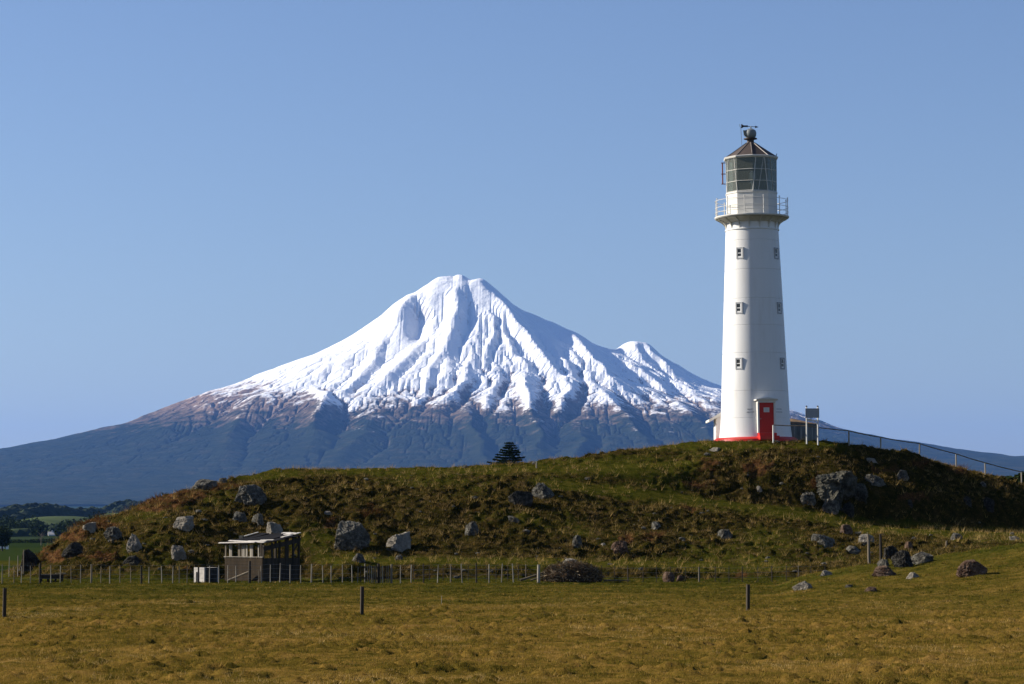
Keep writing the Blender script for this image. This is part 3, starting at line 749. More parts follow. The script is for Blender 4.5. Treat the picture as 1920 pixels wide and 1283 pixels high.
# the large cliff outcrop: several fused blocks as one mesh
OUTC = rock_mat("outcrop rock", (.035, .033, .026), (.085, .080, .062), .45, (.22, .21, .16))
def outcrop():
    V = []; Fs = []; off = 0
    g = [(1533,888,1592,946),(1562,885,1612,930),(1588,905,1640,960),(1546,912,1590,962)]
    b0 = None
    for i, (x0, y0, x1, y1) in enumerate(g):
        Y = (164.6, 165.0, 166.2, 164.3)[i]
        X0 = xpx(x0, y0, Y); X1 = xpx(x1, y0, Y); Z0 = zz(y1, Y); Z1 = zz(y0, Y)
        t = rock_mesh("tmp", (X1-X0, 2.6, Z1-Z0+.4), 300+i, None, facets=13, level=5, rough=.14)
        p = np.array([v.co[:] for v in t.data.vertices]); f = np.array([q.vertices[:] for q in t.data.polygons])
        bpy.data.objects.remove(t)
        p[:, 0] += (X0+X1)/2; p[:, 1] += Y+1.2; p[:, 2] += Z0-.3
        p += (np.abs(n3(p, 900, 1.4))-.3)[:, None]*np.array([.35, .35, .1])
        V.append(p); Fs.append(f+off); off += len(p)
    V = np.concatenate(V); c = np.array([V[:, 0].mean(), V[:, 1].mean(), V[:, 2].min()])
    o = np_mesh("rock_outcrop", V-c, np.concatenate(Fs), OUTC, smooth=False); o.location = c
    tag(o, "large weathered grey cliff outcrop with a dark side in the bank right of the lighthouse", "rock outcrop")
outcrop()
# countless small stones
def stones():
    V0, F0 = ico(1); rg = np.random.default_rng(8); P = []; Q = []
    for k in range(330):
        y = 139+42*rg.random(); x = (rg.random()*2-1)*.21*y
        z = float(gz(x, y)); h_, he, fe, la = masks(np.array([x]), np.array([y]), np.array([z]))
        if h_[0] < .4 or (la[0] > .5 and rg.random() < .8): continue
        s = .035+.10*rg.random()**2
        v = V0*(1+.35*rg.normal(size=(len(V0), 1))*.5)*np.array([s*(1+rg.random()), s, s*.8])
        P.append(v+np.array([x, y, z+s*.35])); Q.append(F0+len(V0)*(len(P)-1))
    o = np_mesh("scattered_stones", np.concatenate(P), np.concatenate(Q), RM["grey"], smooth=False); tag(o, kind="stuff")
stones()
# ------------------------------------------------------------------ mesh builder
class MB:
    def __init__(s): s.v = []; s.f = []
    def add(s, V, Fc):
        o = len(s.v); s.v += [tuple(p) for p in V]; s.f += [tuple(i+o for i in q) for q in Fc]; return s
    def box(s, c, d, rz=0.0, rx=0.0, ry=0.0):
        M = Matrix.Translation(Vector(c)) @ Matrix.Rotation(rz, 4, 'Z') @ Matrix.Rotation(ry, 4, 'Y') @ Matrix.Rotation(rx, 4, 'X')
        x, y, z = d[0]/2, d[1]/2, d[2]/2
        P = [M @ Vector(p) for p in ((-x,-y,-z),(x,-y,-z),(x,y,-z),(-x,y,-z),(-x,-y,z),(x,-y,z),(x,y,z),(-x,y,z))]
        return s.add(P, [(0,3,2,1),(4,5,6,7),(0,1,5,4),(1,2,6,5),(2,3,7,6),(3,0,4,7)])
    def tube(s, a, b, r, r2=None, n=8, cap=True, jit=0.0, rng=None):
        a = Vector(a); b = Vector(b); r2 = r if r2 is None else r2
        z = (b-a).normalized(); x = z.orthogonal().normalized(); y = z.cross(x)
        P = []
        for c, rr in ((a, r), (b, r2)):
            for k in range(n):
                t = 2*math.pi*k/n; P.append(c+(x*math.cos(t)+y*math.sin(t))*rr)
        f = [(k, (k+1) % n, n+(k+1) % n, n+k) for k in range(n)]
        if cap: f += [tuple(reversed(range(n))), tuple(range(n, 2*n))]
        return s.add(P, f)
    def lathe(s, prof, n=64, c=(0, 0, 0), phase=0.0, close=True):
        P = []; m = len(prof)
        for r, z in prof:
            for k in range(n):
                t = 2*math.pi*k/n+phase; P.append((c[0]+r*math.cos(t), c[1]+r*math.sin(t), c[2]+z))
        f = [(i*n+k, i*n+(k+1) % n, (i+1)*n+(k+1) % n, (i+1)*n+k) for i in range(m-1) for k in range(n)]
        if close: f += [tuple(reversed(range(n))), tuple(range((m-1)*n, m*n))]
        return s.add(P, f)
    def build(s, name, mat, parent=None, smooth=False, loc=None):
        me = bpy.data.meshes.new(name); me.from_pydata(s.v, [], s.f); me.validate(); me.update()
        if smooth:
            me.polygons.foreach_set("use_smooth", [True]*len(me.polygons))
            try: me.set_sharp_from_angle(angle=R(32))
            except Exception: pass
        if mat: me.materials.append(mat)
        o = link(bpy.data.objects.new(name, me), parent)
        if loc: o.location = loc
        return o
def paint(name, c, stain=(.45, .40, .30), amount=.25, rough=.5, streak=True):
    M = NM(name, rough, .35)
    v = M.mapped((1, 1, .12) if streak else (1, 1, 1)); f = M.noise(3.2, 6, .65, v); g = M.noise(.6, 4, .6)
    k = M.math('MULTIPLY', M.math('MULTIPLY', M.gray(f, .48, .72), M.gray(g, .35, .7)), amount)
    M.col(M.mix(k, c, stain)); M.bump(M.noise(9, 4, .6), .12, .01)
    return M.m
WHITE = paint("white painted iron", (.68, .675, .66), (.45, .40, .32), .40)
WHITE2 = paint("white paint worn", (.60, .585, .54), (.36, .31, .22), .55)
RED = paint("red paint", (.46, .012, .008), (.25, .01, .008), .5, .45)
ROOFM = paint("weathered lead roof", (.055, .040, .034), (.13, .09, .07), .7, .7)
IRON = paint("dark iron", (.04, .04, .042), (.10, .06, .04), .4, .6)
RUSTM = paint("red oxide iron", (.22, .06, .04), (.10, .05, .04), .5, .7)
GREYP = paint("grey paint", (.32, .33, .34), (.22, .22, .21), .4, .6)
PANE = NM("window pane", .08, .5).col((.010, .012, .014)).m
def glass():
    M = NM("lantern glass", .03, .5); M.b.inputs["Transmission Weight"].default_value = 0
    t = M.t; tr = t.nodes.new("ShaderNodeBsdfTransparent"); tr.inputs[0].default_value = (.62, .70, .70, 1)
    gl = t.nodes.new("ShaderNodeBsdfGlossy"); gl.inputs["Roughness"].default_value = .06; gl.inputs[0].default_value = (.8, .84, .82, 1)
    df = t.nodes.new("ShaderNodeBsdfDiffuse"); df.inputs[0].default_value = (.30, .32, .26, 1)
    m1 = t.nodes.new("ShaderNodeMixShader"); m1.inputs[0].default_value = .24; M.l(tr.outputs[0], m1.inputs[1]); M.l(df.outputs[0], m1.inputs[2])
    fr = t.nodes.new("ShaderNodeFresnel"); fr.inputs[0].default_value = 1.5
    m2 = t.nodes.new("ShaderNodeMixShader"); M.l(fr.outputs[0], m2.inputs[0]); M.l(m1.outputs[0], m2.inputs[1]); M.l(gl.outputs[0], m2.inputs[2])
    M.l(m2.outputs[0], t.nodes["Material Output"].inputs[0]); return M.m
GLASS = glass()
# ------------------------------------------------------------------ lighthouse
def lighthouse():
    root = empty("lighthouse", (TOWER[0], TOWER[1], TOWER_Z))
    root.rotation_euler = (0, R(-.62), 0)
    tag(root, "tall white iron lighthouse with a red door and dark conical roof on the hilltop", "lighthouse")
    S_ = TY/F                      # metres per photo pixel at the tower
    h = lambda py: (824.5-py)*S_   # height above the base
    Hg = h(403)
    r0, r1 = 2.42, 1.81
    zt = h(430)
    prof = []
    joints = [h(y) for y in (783, 733, 662, 610, 560, 505, 450)]
    zs = sorted(set([0, .25] + [z for j in joints for z in (j-.02, j, j+.02)] + list(np.linspace(.3, zt, 24))))
    for z in zs:
        t = z/zt; r = r0*(1-t)+r1*t + .10*max(0, 1-z/1.4)**2
        if any(abs(z-j) < 1e-6 for j in joints): r -= .02
        prof.append((r, z))
    prof += [(r1+.05, zt+.02), (r1+.05, zt+.10), (r1-.02, zt+.13), (r1-.02, Hg-.14)]
    MB().lathe(prof, 96, close=False).build("tower_shaft", WHITE, root, True)
    # plinth: sloping red ring
    MB().lathe([(2.40, -.55), (2.98, -.5), (2.88, .06), (2.66, .20), (2.45, .21)], 64).build("plinth", RED, root, True)
    # gallery deck
    MB().lathe([(1.7, Hg-.16), (2.50, Hg-.13), (2.56, Hg-.06), (2.56, Hg), (1.6, Hg+.01)], 64).build("gallery_deck", WHITE2, root, True)
    # brackets under the gallery: curved gussets
    nb = 16
    for k in range(nb):
        a = 2*math.pi*(k+.5)/nb; m = MB(); n = 10; P = []
        for i in range(n+1):
            t = i/n*math.pi/2
            P.append((r1-.03+.72*(1-math.sin(t))**1.0, zt+.10+(Hg-.15-zt-.10)*(math.cos(t)) if False else 0))
        pr = []
        z0, z1 = zt+.12, Hg-.15
        for i in range(n+1):
            u = i/n; pr.append((r1+.02+.66*(u**2.4), z0+(z1-z0)*u))
        V = []; w = .045
        for s_ in (-w, w):
            for r, z in pr: V.append((r, s_, z))
            V.append((r1-.05, s_, z1)); V.append((r1-.05, s_, z0))
        c = len(pr)+2; f = [tuple(range(c)), tuple(reversed(range(c, 2*c)))]+[(i, c+i, c+(i+1) % c, (i+1) % c) for i in range(c)]
        ca, sa = math.cos(a), math.sin(a)
        m.add([(x*ca-y*sa, x*sa+y*ca, z) for x, y, z in V], f); m.build("gallery_bracket", WHITE2, root)
    # curved soffit ring between brackets
    MB().lathe([(r1-.01, zt+.55), (r1+.10, Hg-.42), (r1+.34, Hg-.22), (r1+.62, Hg-.155)], 64, close=False).build("gallery_cove", WHITE2, root, True)
    # railing
    rr = 2.50; ntop = h(371)-Hg
    rail = empty("gallery_railing"); rail.parent = root
    for z in (.30, .62, ntop-.06):
        nn = 96; rl = MB()
        for k in range(nn):
            a, b = 2*math.pi*k/nn, 2*math.pi*(k+1)/nn
            rl.tube((rr*math.cos(a), rr*math.sin(a), Hg+z), (rr*math.cos(b), rr*math.sin(b), Hg+z), .018, n=6, cap=False)
        rl.build("rail", WHITE2, rail, True)
    for k in range(12):
        a = 2*math.pi*(k+.45)/12; x, y = rr*math.cos(a), rr*math.sin(a)
        p = MB().tube((x, y, Hg-.02), (x, y, Hg+ntop), .035, .026, 8)
        p.lathe([(.0, ntop-.0), (.05, ntop+.03), (.055, ntop+.06), (.0, ntop+.11)], 8, (x, y, Hg))
        p.build("railing_post", WHITE2, rail)
    # lantern room: eight sided murette
    ns = 10; ph = R(-90+18+16)
    zg0, zg1 = Hg+.01, h(358)
    rm = 1.80
    MB().lathe([(rm, zg0), (rm, zg1-.10), (rm+.04, zg1-.09), (rm+.04, zg1), (rm-.10, zg1+.01)], ns, phase=ph).build("murette", WHITE2, root)
    sm = MB()
    for z in (h(372), h(386)): sm.lathe([(rm+.004, z), (rm+.010, z+.008), (rm+.004, z+.016)], ns, phase=ph, close=False)
    sm.build("murette_seam", GREYP, root)
    za = zg1+.02; zb = h(294)
    # panes
    rb, rt = 1.76, 1.80
    pane = MB().lathe([(rb, za), (rt, zb)], ns, phase=ph, close=False).build("lantern_glazing", GLASS, root)
    back = MB().lathe([(1.2, za-.02), (1.2, za+.01)], ns, phase=ph); back.build("lantern_floor", GREYP, root)
    gb = MB()
    def P(t, z):  # point on the polygon, t in side units
        k = int(math.floor(t)); u = t-k; r = rb+(rt-rb)*(z-za)/(zb-za)+.012
        a, b = 2*math.pi*k/ns+ph, 2*math.pi*(k+1)/ns+ph
        return Vector((r*math.cos(a)*(1-u)+r*math.cos(b)*u, r*math.sin(a)*(1-u)+r*math.sin(b)*u, z))
    for k in range(ns):
        sgn = .22 if k % 2 else -.22
        gb.tube(P(k, za), P(k+sgn if sgn > 0 else k+sgn, zb), .028, n=6)
        gb.tube(P(k+.5-sgn*.6, za), P(k+.5+sgn*1.0, zb), .018, n=6) if k % 3 == 0 else None
    for z in (za+.02, za+(zb-za)*.30, za+(zb-za)*.64, zb-.02):
        for k in range(ns): gb.tube(P(k, z), P(k+.9999, z), .020, n=6)
    gb.build("glazing_frame", WHITE2, root, True)
    # small lamp inside
    lm = MB(); lm.lathe([(.30, 0), (.30, .05), (.10, .09), (.10, .62), (.16, .66), (.16, .95), (.22, .98), (.22, 1.35), (.16, 1.42), (.05, 1.50)], 16, (.05, -.35, za))
    for k in range(3): a = 2.1*k; lm.tube((.05+.35*math.cos(a), -.35+.35*math.sin(a), za), (.05, -.35, za+.75), .02, n=5)
    lm.build("beacon_lamp", WHITE2, root, True)
    ds = MB(); n_ = 24
    for k_ in range(n_):
        a0, a1 = R(-25+230*k_/n_), R(-25+230*(k_+1)/n_); ds.add([(1.45*math.cos(a0), 1.45*math.sin(a0), za), (1.45*math.cos(a1), 1.45*math.sin(a1), za), (1.45*math.cos(a1), 1.45*math.sin(a1), zb), (1.45*math.cos(a0), 1.45*math.sin(a0), zb)], [(0, 1, 2, 3)])
    ds.lathe([(1.7, zb-.05), (1.7, zb)], ns, phase=ph); ds.build("lantern_screen", NM("grey green screen", .8, .2).col((.09, .11, .10)).m, root)
    MB().tube((1.35, -.6, za), (1.28, -.55, za+1.3), .035, n=6).build("lantern_pipe", WHITE2, root)
    # cornice and roof
    MB().lathe([(rt-.02, zb-.04), (rt+.10, zb), (rt+.14, zb+.10), (rt+.10, zb+.13), (1.5, zb+.14)], ns, phase=ph).build("cornice", WHITE2, root)
    zr = h(262)
    roof = MB().lathe([(rt+.02, zb+.11), (1.30, zb+.11+(zr-zb)*.30), (.70, zb+.11+(zr-zb)*.66), (.30, zr), (.27, zr+.03)], ns, phase=ph).build("lantern_roof", ROOFM, root)
    rb_ = MB()
    for k in range(ns):
        a = 2*math.pi*k/ns+ph
        pts = [(rt+.03, zb+.13), (1.30, zb+.13+(zr-zb)*.30), (.70, zb+.13+(zr-zb)*.66), (.30, zr+.02)]
        for (r_a, z_a), (r_b, z_b) in zip(pts, pts[1:]):
            rb_.tube((r_a*math.cos(a), r_a*math.sin(a), z_a), (r_b*math.cos(a), r_b*math.sin(a), z_b), .026, n=5)
    rb_.build("roof_rib", paint("worn grey ribs", (.20, .17, .15), (.35, .33, .30), .7), roof)
    for k in range(ns):   # gull spikes / lugs at the eaves
        a = 2*math.pi*k/ns+ph
        if k in (1, 3, 6, 9): MB().tube((1.78*math.cos(a), 1.78*math.sin(a), zb+.12), (1.84*math.cos(a), 1.84*math.sin(a), zb+.34), .035, .02, 6).build("eave_lug", IRON, roof)
    MB().lathe([(.27, zr), (.24, zr+.10), (.24, zr+.22), (.30, zr+.25), (.46, zr+.27), (.46, zr+.33), (.20, zr+.36)], 24).build("ventilator", ROOFM, root, True)
    # modern beacon box on the top
    zc = zr+.36
    hd = MB(); hd.lathe([(.02, 0), (.30, .02), (.38, .14), (.40, .36), (.34, .52), (.18, .62), (.02, .64)], 24, (.02, 0, zc)); hd.box((-.22, -.05, zc+.34), (.42, .36, .38), 0, 0, R(-8)); hd.build("beacon_housing", paint("dull grey", (.17, .19, .19), (.10, .10, .10), .4), root, True)
    MB().box((-.44, -.08, zc+.34), (.05, .30, .34), R(-12), 0, R(-8)).build("beacon_lens", NM("amber lens", .3, .5).col((.30, .26, .08)).m, root)
    zv = zc+.70
    MB().lathe([(.10, -.10), (.12, -.04), (.05, .02), (.03, .14)], 12, (.04, 0, zv-.02)).build("vane_spindle", WHITE2, root, True)
    vn = MB(); vn.box((-.38, 0, zv+.12), (.44, .012, .12)); vn.box((-.56, 0, zv+.19), (.16, .012, .10), 0, 0, R(25)); vn.box((-.56, 0, zv+.06), (.16, .012, .10), 0, 0, R(-25))
    vn.tube((-.3, 0, zv+.12), (.46, 0, zv+.06), .022, n=6); vn.tube((.34, 0, zv+.07), (.58, 0, zv+.05), .085, .0, 8, False); vn.build("weather_vane", IRON, root)
    ae = MB(); ae.tube((-.60, -.1, zr-.42), (-.66, -.1, zv+.04), .014, n=5); ae.tube((-.66, -.1, zv+.04), (-.74, -.1, zv+.12), .012, n=5); ae.tube((-.66, -.1, zv+.04), (-.58, -.1, zv+.12), .012, n=5); ae.tube((-.74, -.1, zv+.12), (-.745, -.1, zv+.26), .012, n=5); ae.tube((-.58, -.1, zv+.12), (-.575, -.1, zv+.26), .012, n=5)
    ae.build("aerial", IRON, root)
    # red bracket bar on the left of the lantern
    br = MB(); xl = -1.98
    br.tube((xl, -.2, h(340)), (xl, -.2, h(300)), .045, n=6)
    for y in (340, 321, 300): br.box((xl+.06, -.2, h(y)), (.30, .08, .05))
    br.build("ladder_bracket", RUSTM, root)
    # windows: three in the left column, three right
    def window(py, ang, w=.36, hh=.62):
        z = h(py); t = z/zt; r = r0*(1-t)+r1*t+.014+.02
        a = R(ang); out = Vector((math.sin(a), -math.cos(a), 0)); side = Vector((math.cos(a), math.sin(a), 0))
        e = empty("tmp")
        M4 = Matrix((( side.x, -out.x, 0, out.x*(r-.02)), (side.y, -out.y, 0, out.y*(r-.02)), (0, 0, 1, z), (0, 0, 0, 1)))
        bpy.data.objects.remove(e)
        def put(mb, name, mat, par):
            mb.v = [tuple(M4 @ Vector(p)) for p in mb.v]; return mb.build(name, mat, par)
        W2, H2 = w/2, hh/2
        fr = MB()   # projecting grey surround
        q = .085
        fr.box((-W2-q/2, .01, 0), (q, .07, hh+2*q)); fr.box((W2+q/2, .01, 0), (q, .07, hh+2*q))
        fr.box((0, .01, H2+q/2), (w-.001, .068, q)); fr.box((0, .01, -H2-q/2), (w-.001, .068, q))
        frame = put(fr, "window", GREYP, root)
        p = MB(); p.box((0, .012, 0), (w+.02, .02, hh+.02)); put(p, "pane", PANE, frame)
        s = MB(); s.box((W2-.045, -.006, 0), (.09, .015, hh)); s.box((-.045, -.005, H2-.015), (w-.09, .013, .03)); s.box((-.045, -.005, -H2+.05), (w-.09, .013, .10)); s.box((-.045, -.005, .0), (w-.09, .013, .05))
        put(s, "sash", WHITE, frame)
    for py in (475, 578, 682): window(py, -32 if py == 475 else -33.5)
    for py in (475, 578, 682): window(py, 54)
    # door with surround, hood, notice and steps
    da = math.asin(((1430.5-1416.5)*S_)/2.45)
    out = Vector((math.sin(da), -math.cos(da), 0)); side = Vector((math.cos(da), math.sin(da), 0))
    M4 = Matrix(((side.x, -out.x, 0, out.x*2.44), (side.y, -out.y, 0, out.y*2.44), (0, 0, 1, 0), (0, 0, 0, 1)))
    def put(mb, name, mat, par, smooth=False):
        mb.v = [tuple(M4 @ Vector(p)) for p in mb.v]; return mb.build(name, mat, par, smooth)
    zd0, zd1 = h(812), h(756); dw = 1.02
    s = MB(); s.box((-dw/2-.06, .16, (zd0+zd1)/2), (.12, .54, zd1-zd0)); s.box((dw/2+.06, .16, (zd0+zd1)/2), (.12, .54, zd1-zd0))
    s.box((0, .10, zd1+.07), (dw+.24, .62, .14)); sur = put(s, "door_surround", WHITE2, root)
    hd = MB(); hd.box((0, .07, zd1+.18), (dw+.52, .70, .09))
    V = [(-dw/2-.24, -.36, zd1+.228), (dw/2+.24, -.36, zd1+.228), (0, -.36, zd1+.36), (-dw/2-.24, .42, zd1+.228), (dw/2+.24, .42, zd1+.228), (0, .42, zd1+.36)]
    hd.add(V, [(0, 1, 2), (5, 4, 3), (0, 3, 4, 1), (1, 4, 5, 2), (2, 5, 3, 0)]); put(hd, "door_hood", WHITE2, sur)
    dr = MB(); dr.box((0, -.03, (zd0+zd1)/2), (dw-.004, .05, zd1-zd0-.01))
    for zc_ in ((zd0*.7+zd1*.3), (zd0*.25+zd1*.75)): dr.box((0, -.062, zc_), (dw*.72, .02, (zd1-zd0)*.30))
    door = put(dr, "door", RED, root)
    nt = MB(); nt.box((0, -.082, zd0+(zd1-zd0)*.76), (.40, .014, .32)); notice = put(nt, "notice_plate", WHITE2, door)
    tx = MB()
    for i in range(6): tx.box((.01*(i % 2), -.0915, zd0+(zd1-zd0)*.76+.11-.042*i), (.30-.04*(i % 3), .004, .012))
    put(tx, "notice_text", GREYP, door)
    kb = MB(); kb.tube((-dw/2+.09, -.05, zd0+.95), (-dw/2+.09, -.12, zd0+.95), .03, n=8); put(kb, "handle", GREYP, door)
    st = MB(); st.box((0, -.12, zd0-.11), (dw+.20, .50, .20)); st.box((0, -.30, zd0-.34), (dw+.34, .86, .26)); put(st, "door_steps", RED, root)
    # two lines of lettering painted each side of the door
    # (too worn to read in the photograph: broken strokes only)
    rg = random.Random(6)
    for u0, u1 in ((-1.30, -.80), (.78, 1.34)):
        m = MB()
        for z, ln in ((h(767.5), .8), (h(773), 1.0)):
            u = u0+(u1-u0)*(1-ln)*.5
            while u < u0+(u1-u0)*(.5+.5*ln):
                w = rg.uniform(.018, .05); hh = rg.uniform(.03, .06); r = r0*(1-z/zt)+r1*z/zt+.008+.10*max(0, 1-z/1.4)**2
                a_ = da+(u+w/2)/r; m.box((r*math.sin(a_), -r*math.cos(a_), z), (w*1.02, rg.uniform(.005, .009), hh*.8), a_); u += w
        m.build("lettering", paint("worn lettering", (.16, .16, .17), (.5, .5, .48), .7), root)
    return root
lighthouse()
def ground_xy(px, Y): 
    X = xpx(px, 820, Y); return X
# ------------------------------------------------------------------ store building beside the tower
def store():
    Y = 178.2; S_ = Y/F; zg = float(gz(xpx(1345, 820, Y), Y))
    x0 = xpx(1341, 800, Y); x1 = xpx(1402, 800, Y); ze = zz(784, Y); zr_ = ze + 1.35
    root = empty("store_hut", ((x0+x1)/2, Y, zg)); tag(root, "small white gabled store hut with a projecting eave tucked behind the lighthouse base", "hut")
    hx = (x1-x0)/2; H = ze-zg
    w = MB(); w.box((0, 0, H/2-.3), (2*hx, 2.6, H+.6)); w.add([(-hx, -1.3, H), (hx, -1.3, H), (0, -1.3, H+.68), (-hx, 1.3, H), (hx, 1.3, H), (0, 1.3, H+.68)], [(0, 1, 2), (5, 4, 3), (0, 2, 5, 3), (1, 4, 5, 2)])
    w.build("wall", WHITE, root)
    ro = MB(); sl = math.atan2(.68, hx); L = math.hypot(.68, hx)+.55
    for s_ in (-1, 1):
        cx = s_*(L/2)*math.cos(sl); ro.box((cx, 0, H+.76-(L/2)*math.sin(sl)), (L, 3.1, .06), 0, 0, s_*sl)
    roof = ro.build("roof", paint("pale roofing iron", (.45, .42, .36), (.30, .22, .12), .5), root)
    fa = MB()
    xe = -L*math.cos(sl)-.02; zf = H+.76-L*math.sin(sl)
    fa.box((xe, 0, zf-.03), (.10, 3.14, .16)); fa.box((xe/2, -1.60, (zf+H+.76)/2-.02), (L, .05, .17), 0, 0, -sl)
    fa.build("bargeboard", WHITE2, root)
    cr = MB(); cr.tube((-hx-.05, -1.33, 0), (-hx-.05, -1.33, H-.05), .04, n=8); cr.build("drain_pipe", WHITE2, root)
store()
def water_tank():
    Y = 178.0; X = xpx(1484, 820, Y); zg = float(gz(X, Y)); r = (1533-1484)*Y/F; zt = zz(797, Y)-zg
    root = empty("water_tank", (X, Y, zg)); tag(root, "round grey concrete water tank with a low brown conical lid behind the noticeboard", "water tank")
    m = MB().lathe([(r, -1.2), (r, zt-.08), (r+.04, zt-.07), (r+.04, zt)], 48)
    m.build("tank_wall", plain_mat("tank concrete", (.20, .21, .20), (.11, .12, .12), 3, .9, stretch=(1, 1, .2)), root, True)
    s = MB()
    for k in range(24):
        a = 2*math.pi*k/24; s.box(((r+.008)*math.cos(a), (r+.008)*math.sin(a), zt/2-.3), (.03, .07, zt+.4), a)
    s.build("stave_rib", plain_mat("pale concrete", (.34, .34, .32), (.24, .24, .22), 3), root)
    MB().lathe([(r+.05, zt+.004), (r+.05, zt+.05), (.15, zt+.42), (.02, zt+.44)], 48).build("tank_lid", plain_mat("brown lid", (.22, .14, .08), (.12, .09, .06), 3), root, True)
water_tank()
def noticeboard():
    Y = 171.0
    xa, xb = xpx(1512.5, 800, Y), xpx(1533.5, 800, Y); xm = (xa+xb)/2; zg = float(gz(xm, Y))
    root = empty("noticeboard", (xm, Y, zg)); tag(root, "grey noticeboard on two white posts beside the lighthouse at the head of the handrail", "noticeboard")
    zb0, zb1, zt = zz(784, Y)-zg, zz(766, Y)-zg, zz(763, Y)-zg
    for x in (xa-xm, xb-xm):
        p = MB().tube((x, 0, -.3), (x, 0, zt), .052, .05, 10); o = p.build("post", WHITE2, root, True)
        MB().lathe([(.06, 0), (.065, .05), (.03, .08)], 8, (x, 0, zt)).build("post_cap", IRON, o)
    b = MB(); w = (1536-1510)*Y/F; zc = (zb0+zb1)/2
    n = 5
    for i in range(n): b.box((0, -.08, zb0+(i+.5)*(zb1-zb0)/n), (w, .04+.004*(i % 2), (zb1-zb0)/n-.006), 0, R(-3))
    b.build("board", paint("weathered board", (.24, .25, .26), (.16, .16, .17), .5, .8), root)
    c = MB(); c.box((.05, 0, zb0-.17), (xb-xa+.12, .06, .07)); c.box((xa-xm+.20, -.02, zb0-.10), (.30, .05, .10), 0, 0, R(4)); c.tube((xb-xm-.05, 0, zb0-.42), (xb-xm-.30, 0, zb0-.14), .03, n=6)
    c.build("brace", WHITE2, root)
noticeboard()
def timber(name, c, c2): return plain_mat(name, c, c2, 5, .95, .1, .5, .01, (1, 1, .12))
WOOD_PALE = timber("silvered timber", (.34, .31, .255), (.15, .13, .105))
WOOD_MID = timber("weathered timber", (.20, .165, .12), (.10, .085, .065))
WOOD_DARK = timber("dark timber", (.055, .045, .035), (.030, .026, .020))
WIRE = NM("fence wire", .5, .4).col((.16, .16, .16)).m
def handrail():
    pts = [(1450, 824, 797, 171.2), (1512, 827, 798.5, 171.3), (1592, 832, 808, 172.8), (1651, 841, 820, 174.0), (1724, 857, 832, 175.3), (1793, 875, 851, 177.2), (1848, 892, 868, 178.8), (1916, 913, 885, 180.7), (1985, 936, 908, 182)]
    root = None; prev = None
    for i, (px, yb, yt, Y) in enumerate(pts):
        X = xpx(px, yb, Y); g = float(gz(X, Y)); zt = zz(yt, Y)
        if root is None:
            root = empty("handrail", (X, Y, g)); O = Vector((X, Y, g)); tag(root, "long timber handrail running from the lighthouse door down the right side of the hill", "handrail"); rm = MB()
        if i != 1:
            lean = .03*math.sin(i*5)
            MB().tube(Vector((X, Y, g-.4))-O, Vector((X+lean, Y, zt-.02))-O, .055 if i else .06, .05, 8).build("post", WHITE2 if i == 0 else WOOD_PALE, root)
        top = Vector((X, Y, zt))-O
        if prev is not None:
            n = 3; a = prev
            for k in range(n):
                b = prev.lerp(top, (k+1)/n); b.z -= .03*math.sin(math.pi*(k+1)/n); rm.tube(a, b, .034, n=6); a = b
        prev = top
    rm.build("rail", WOOD_MID, root)
handrail()
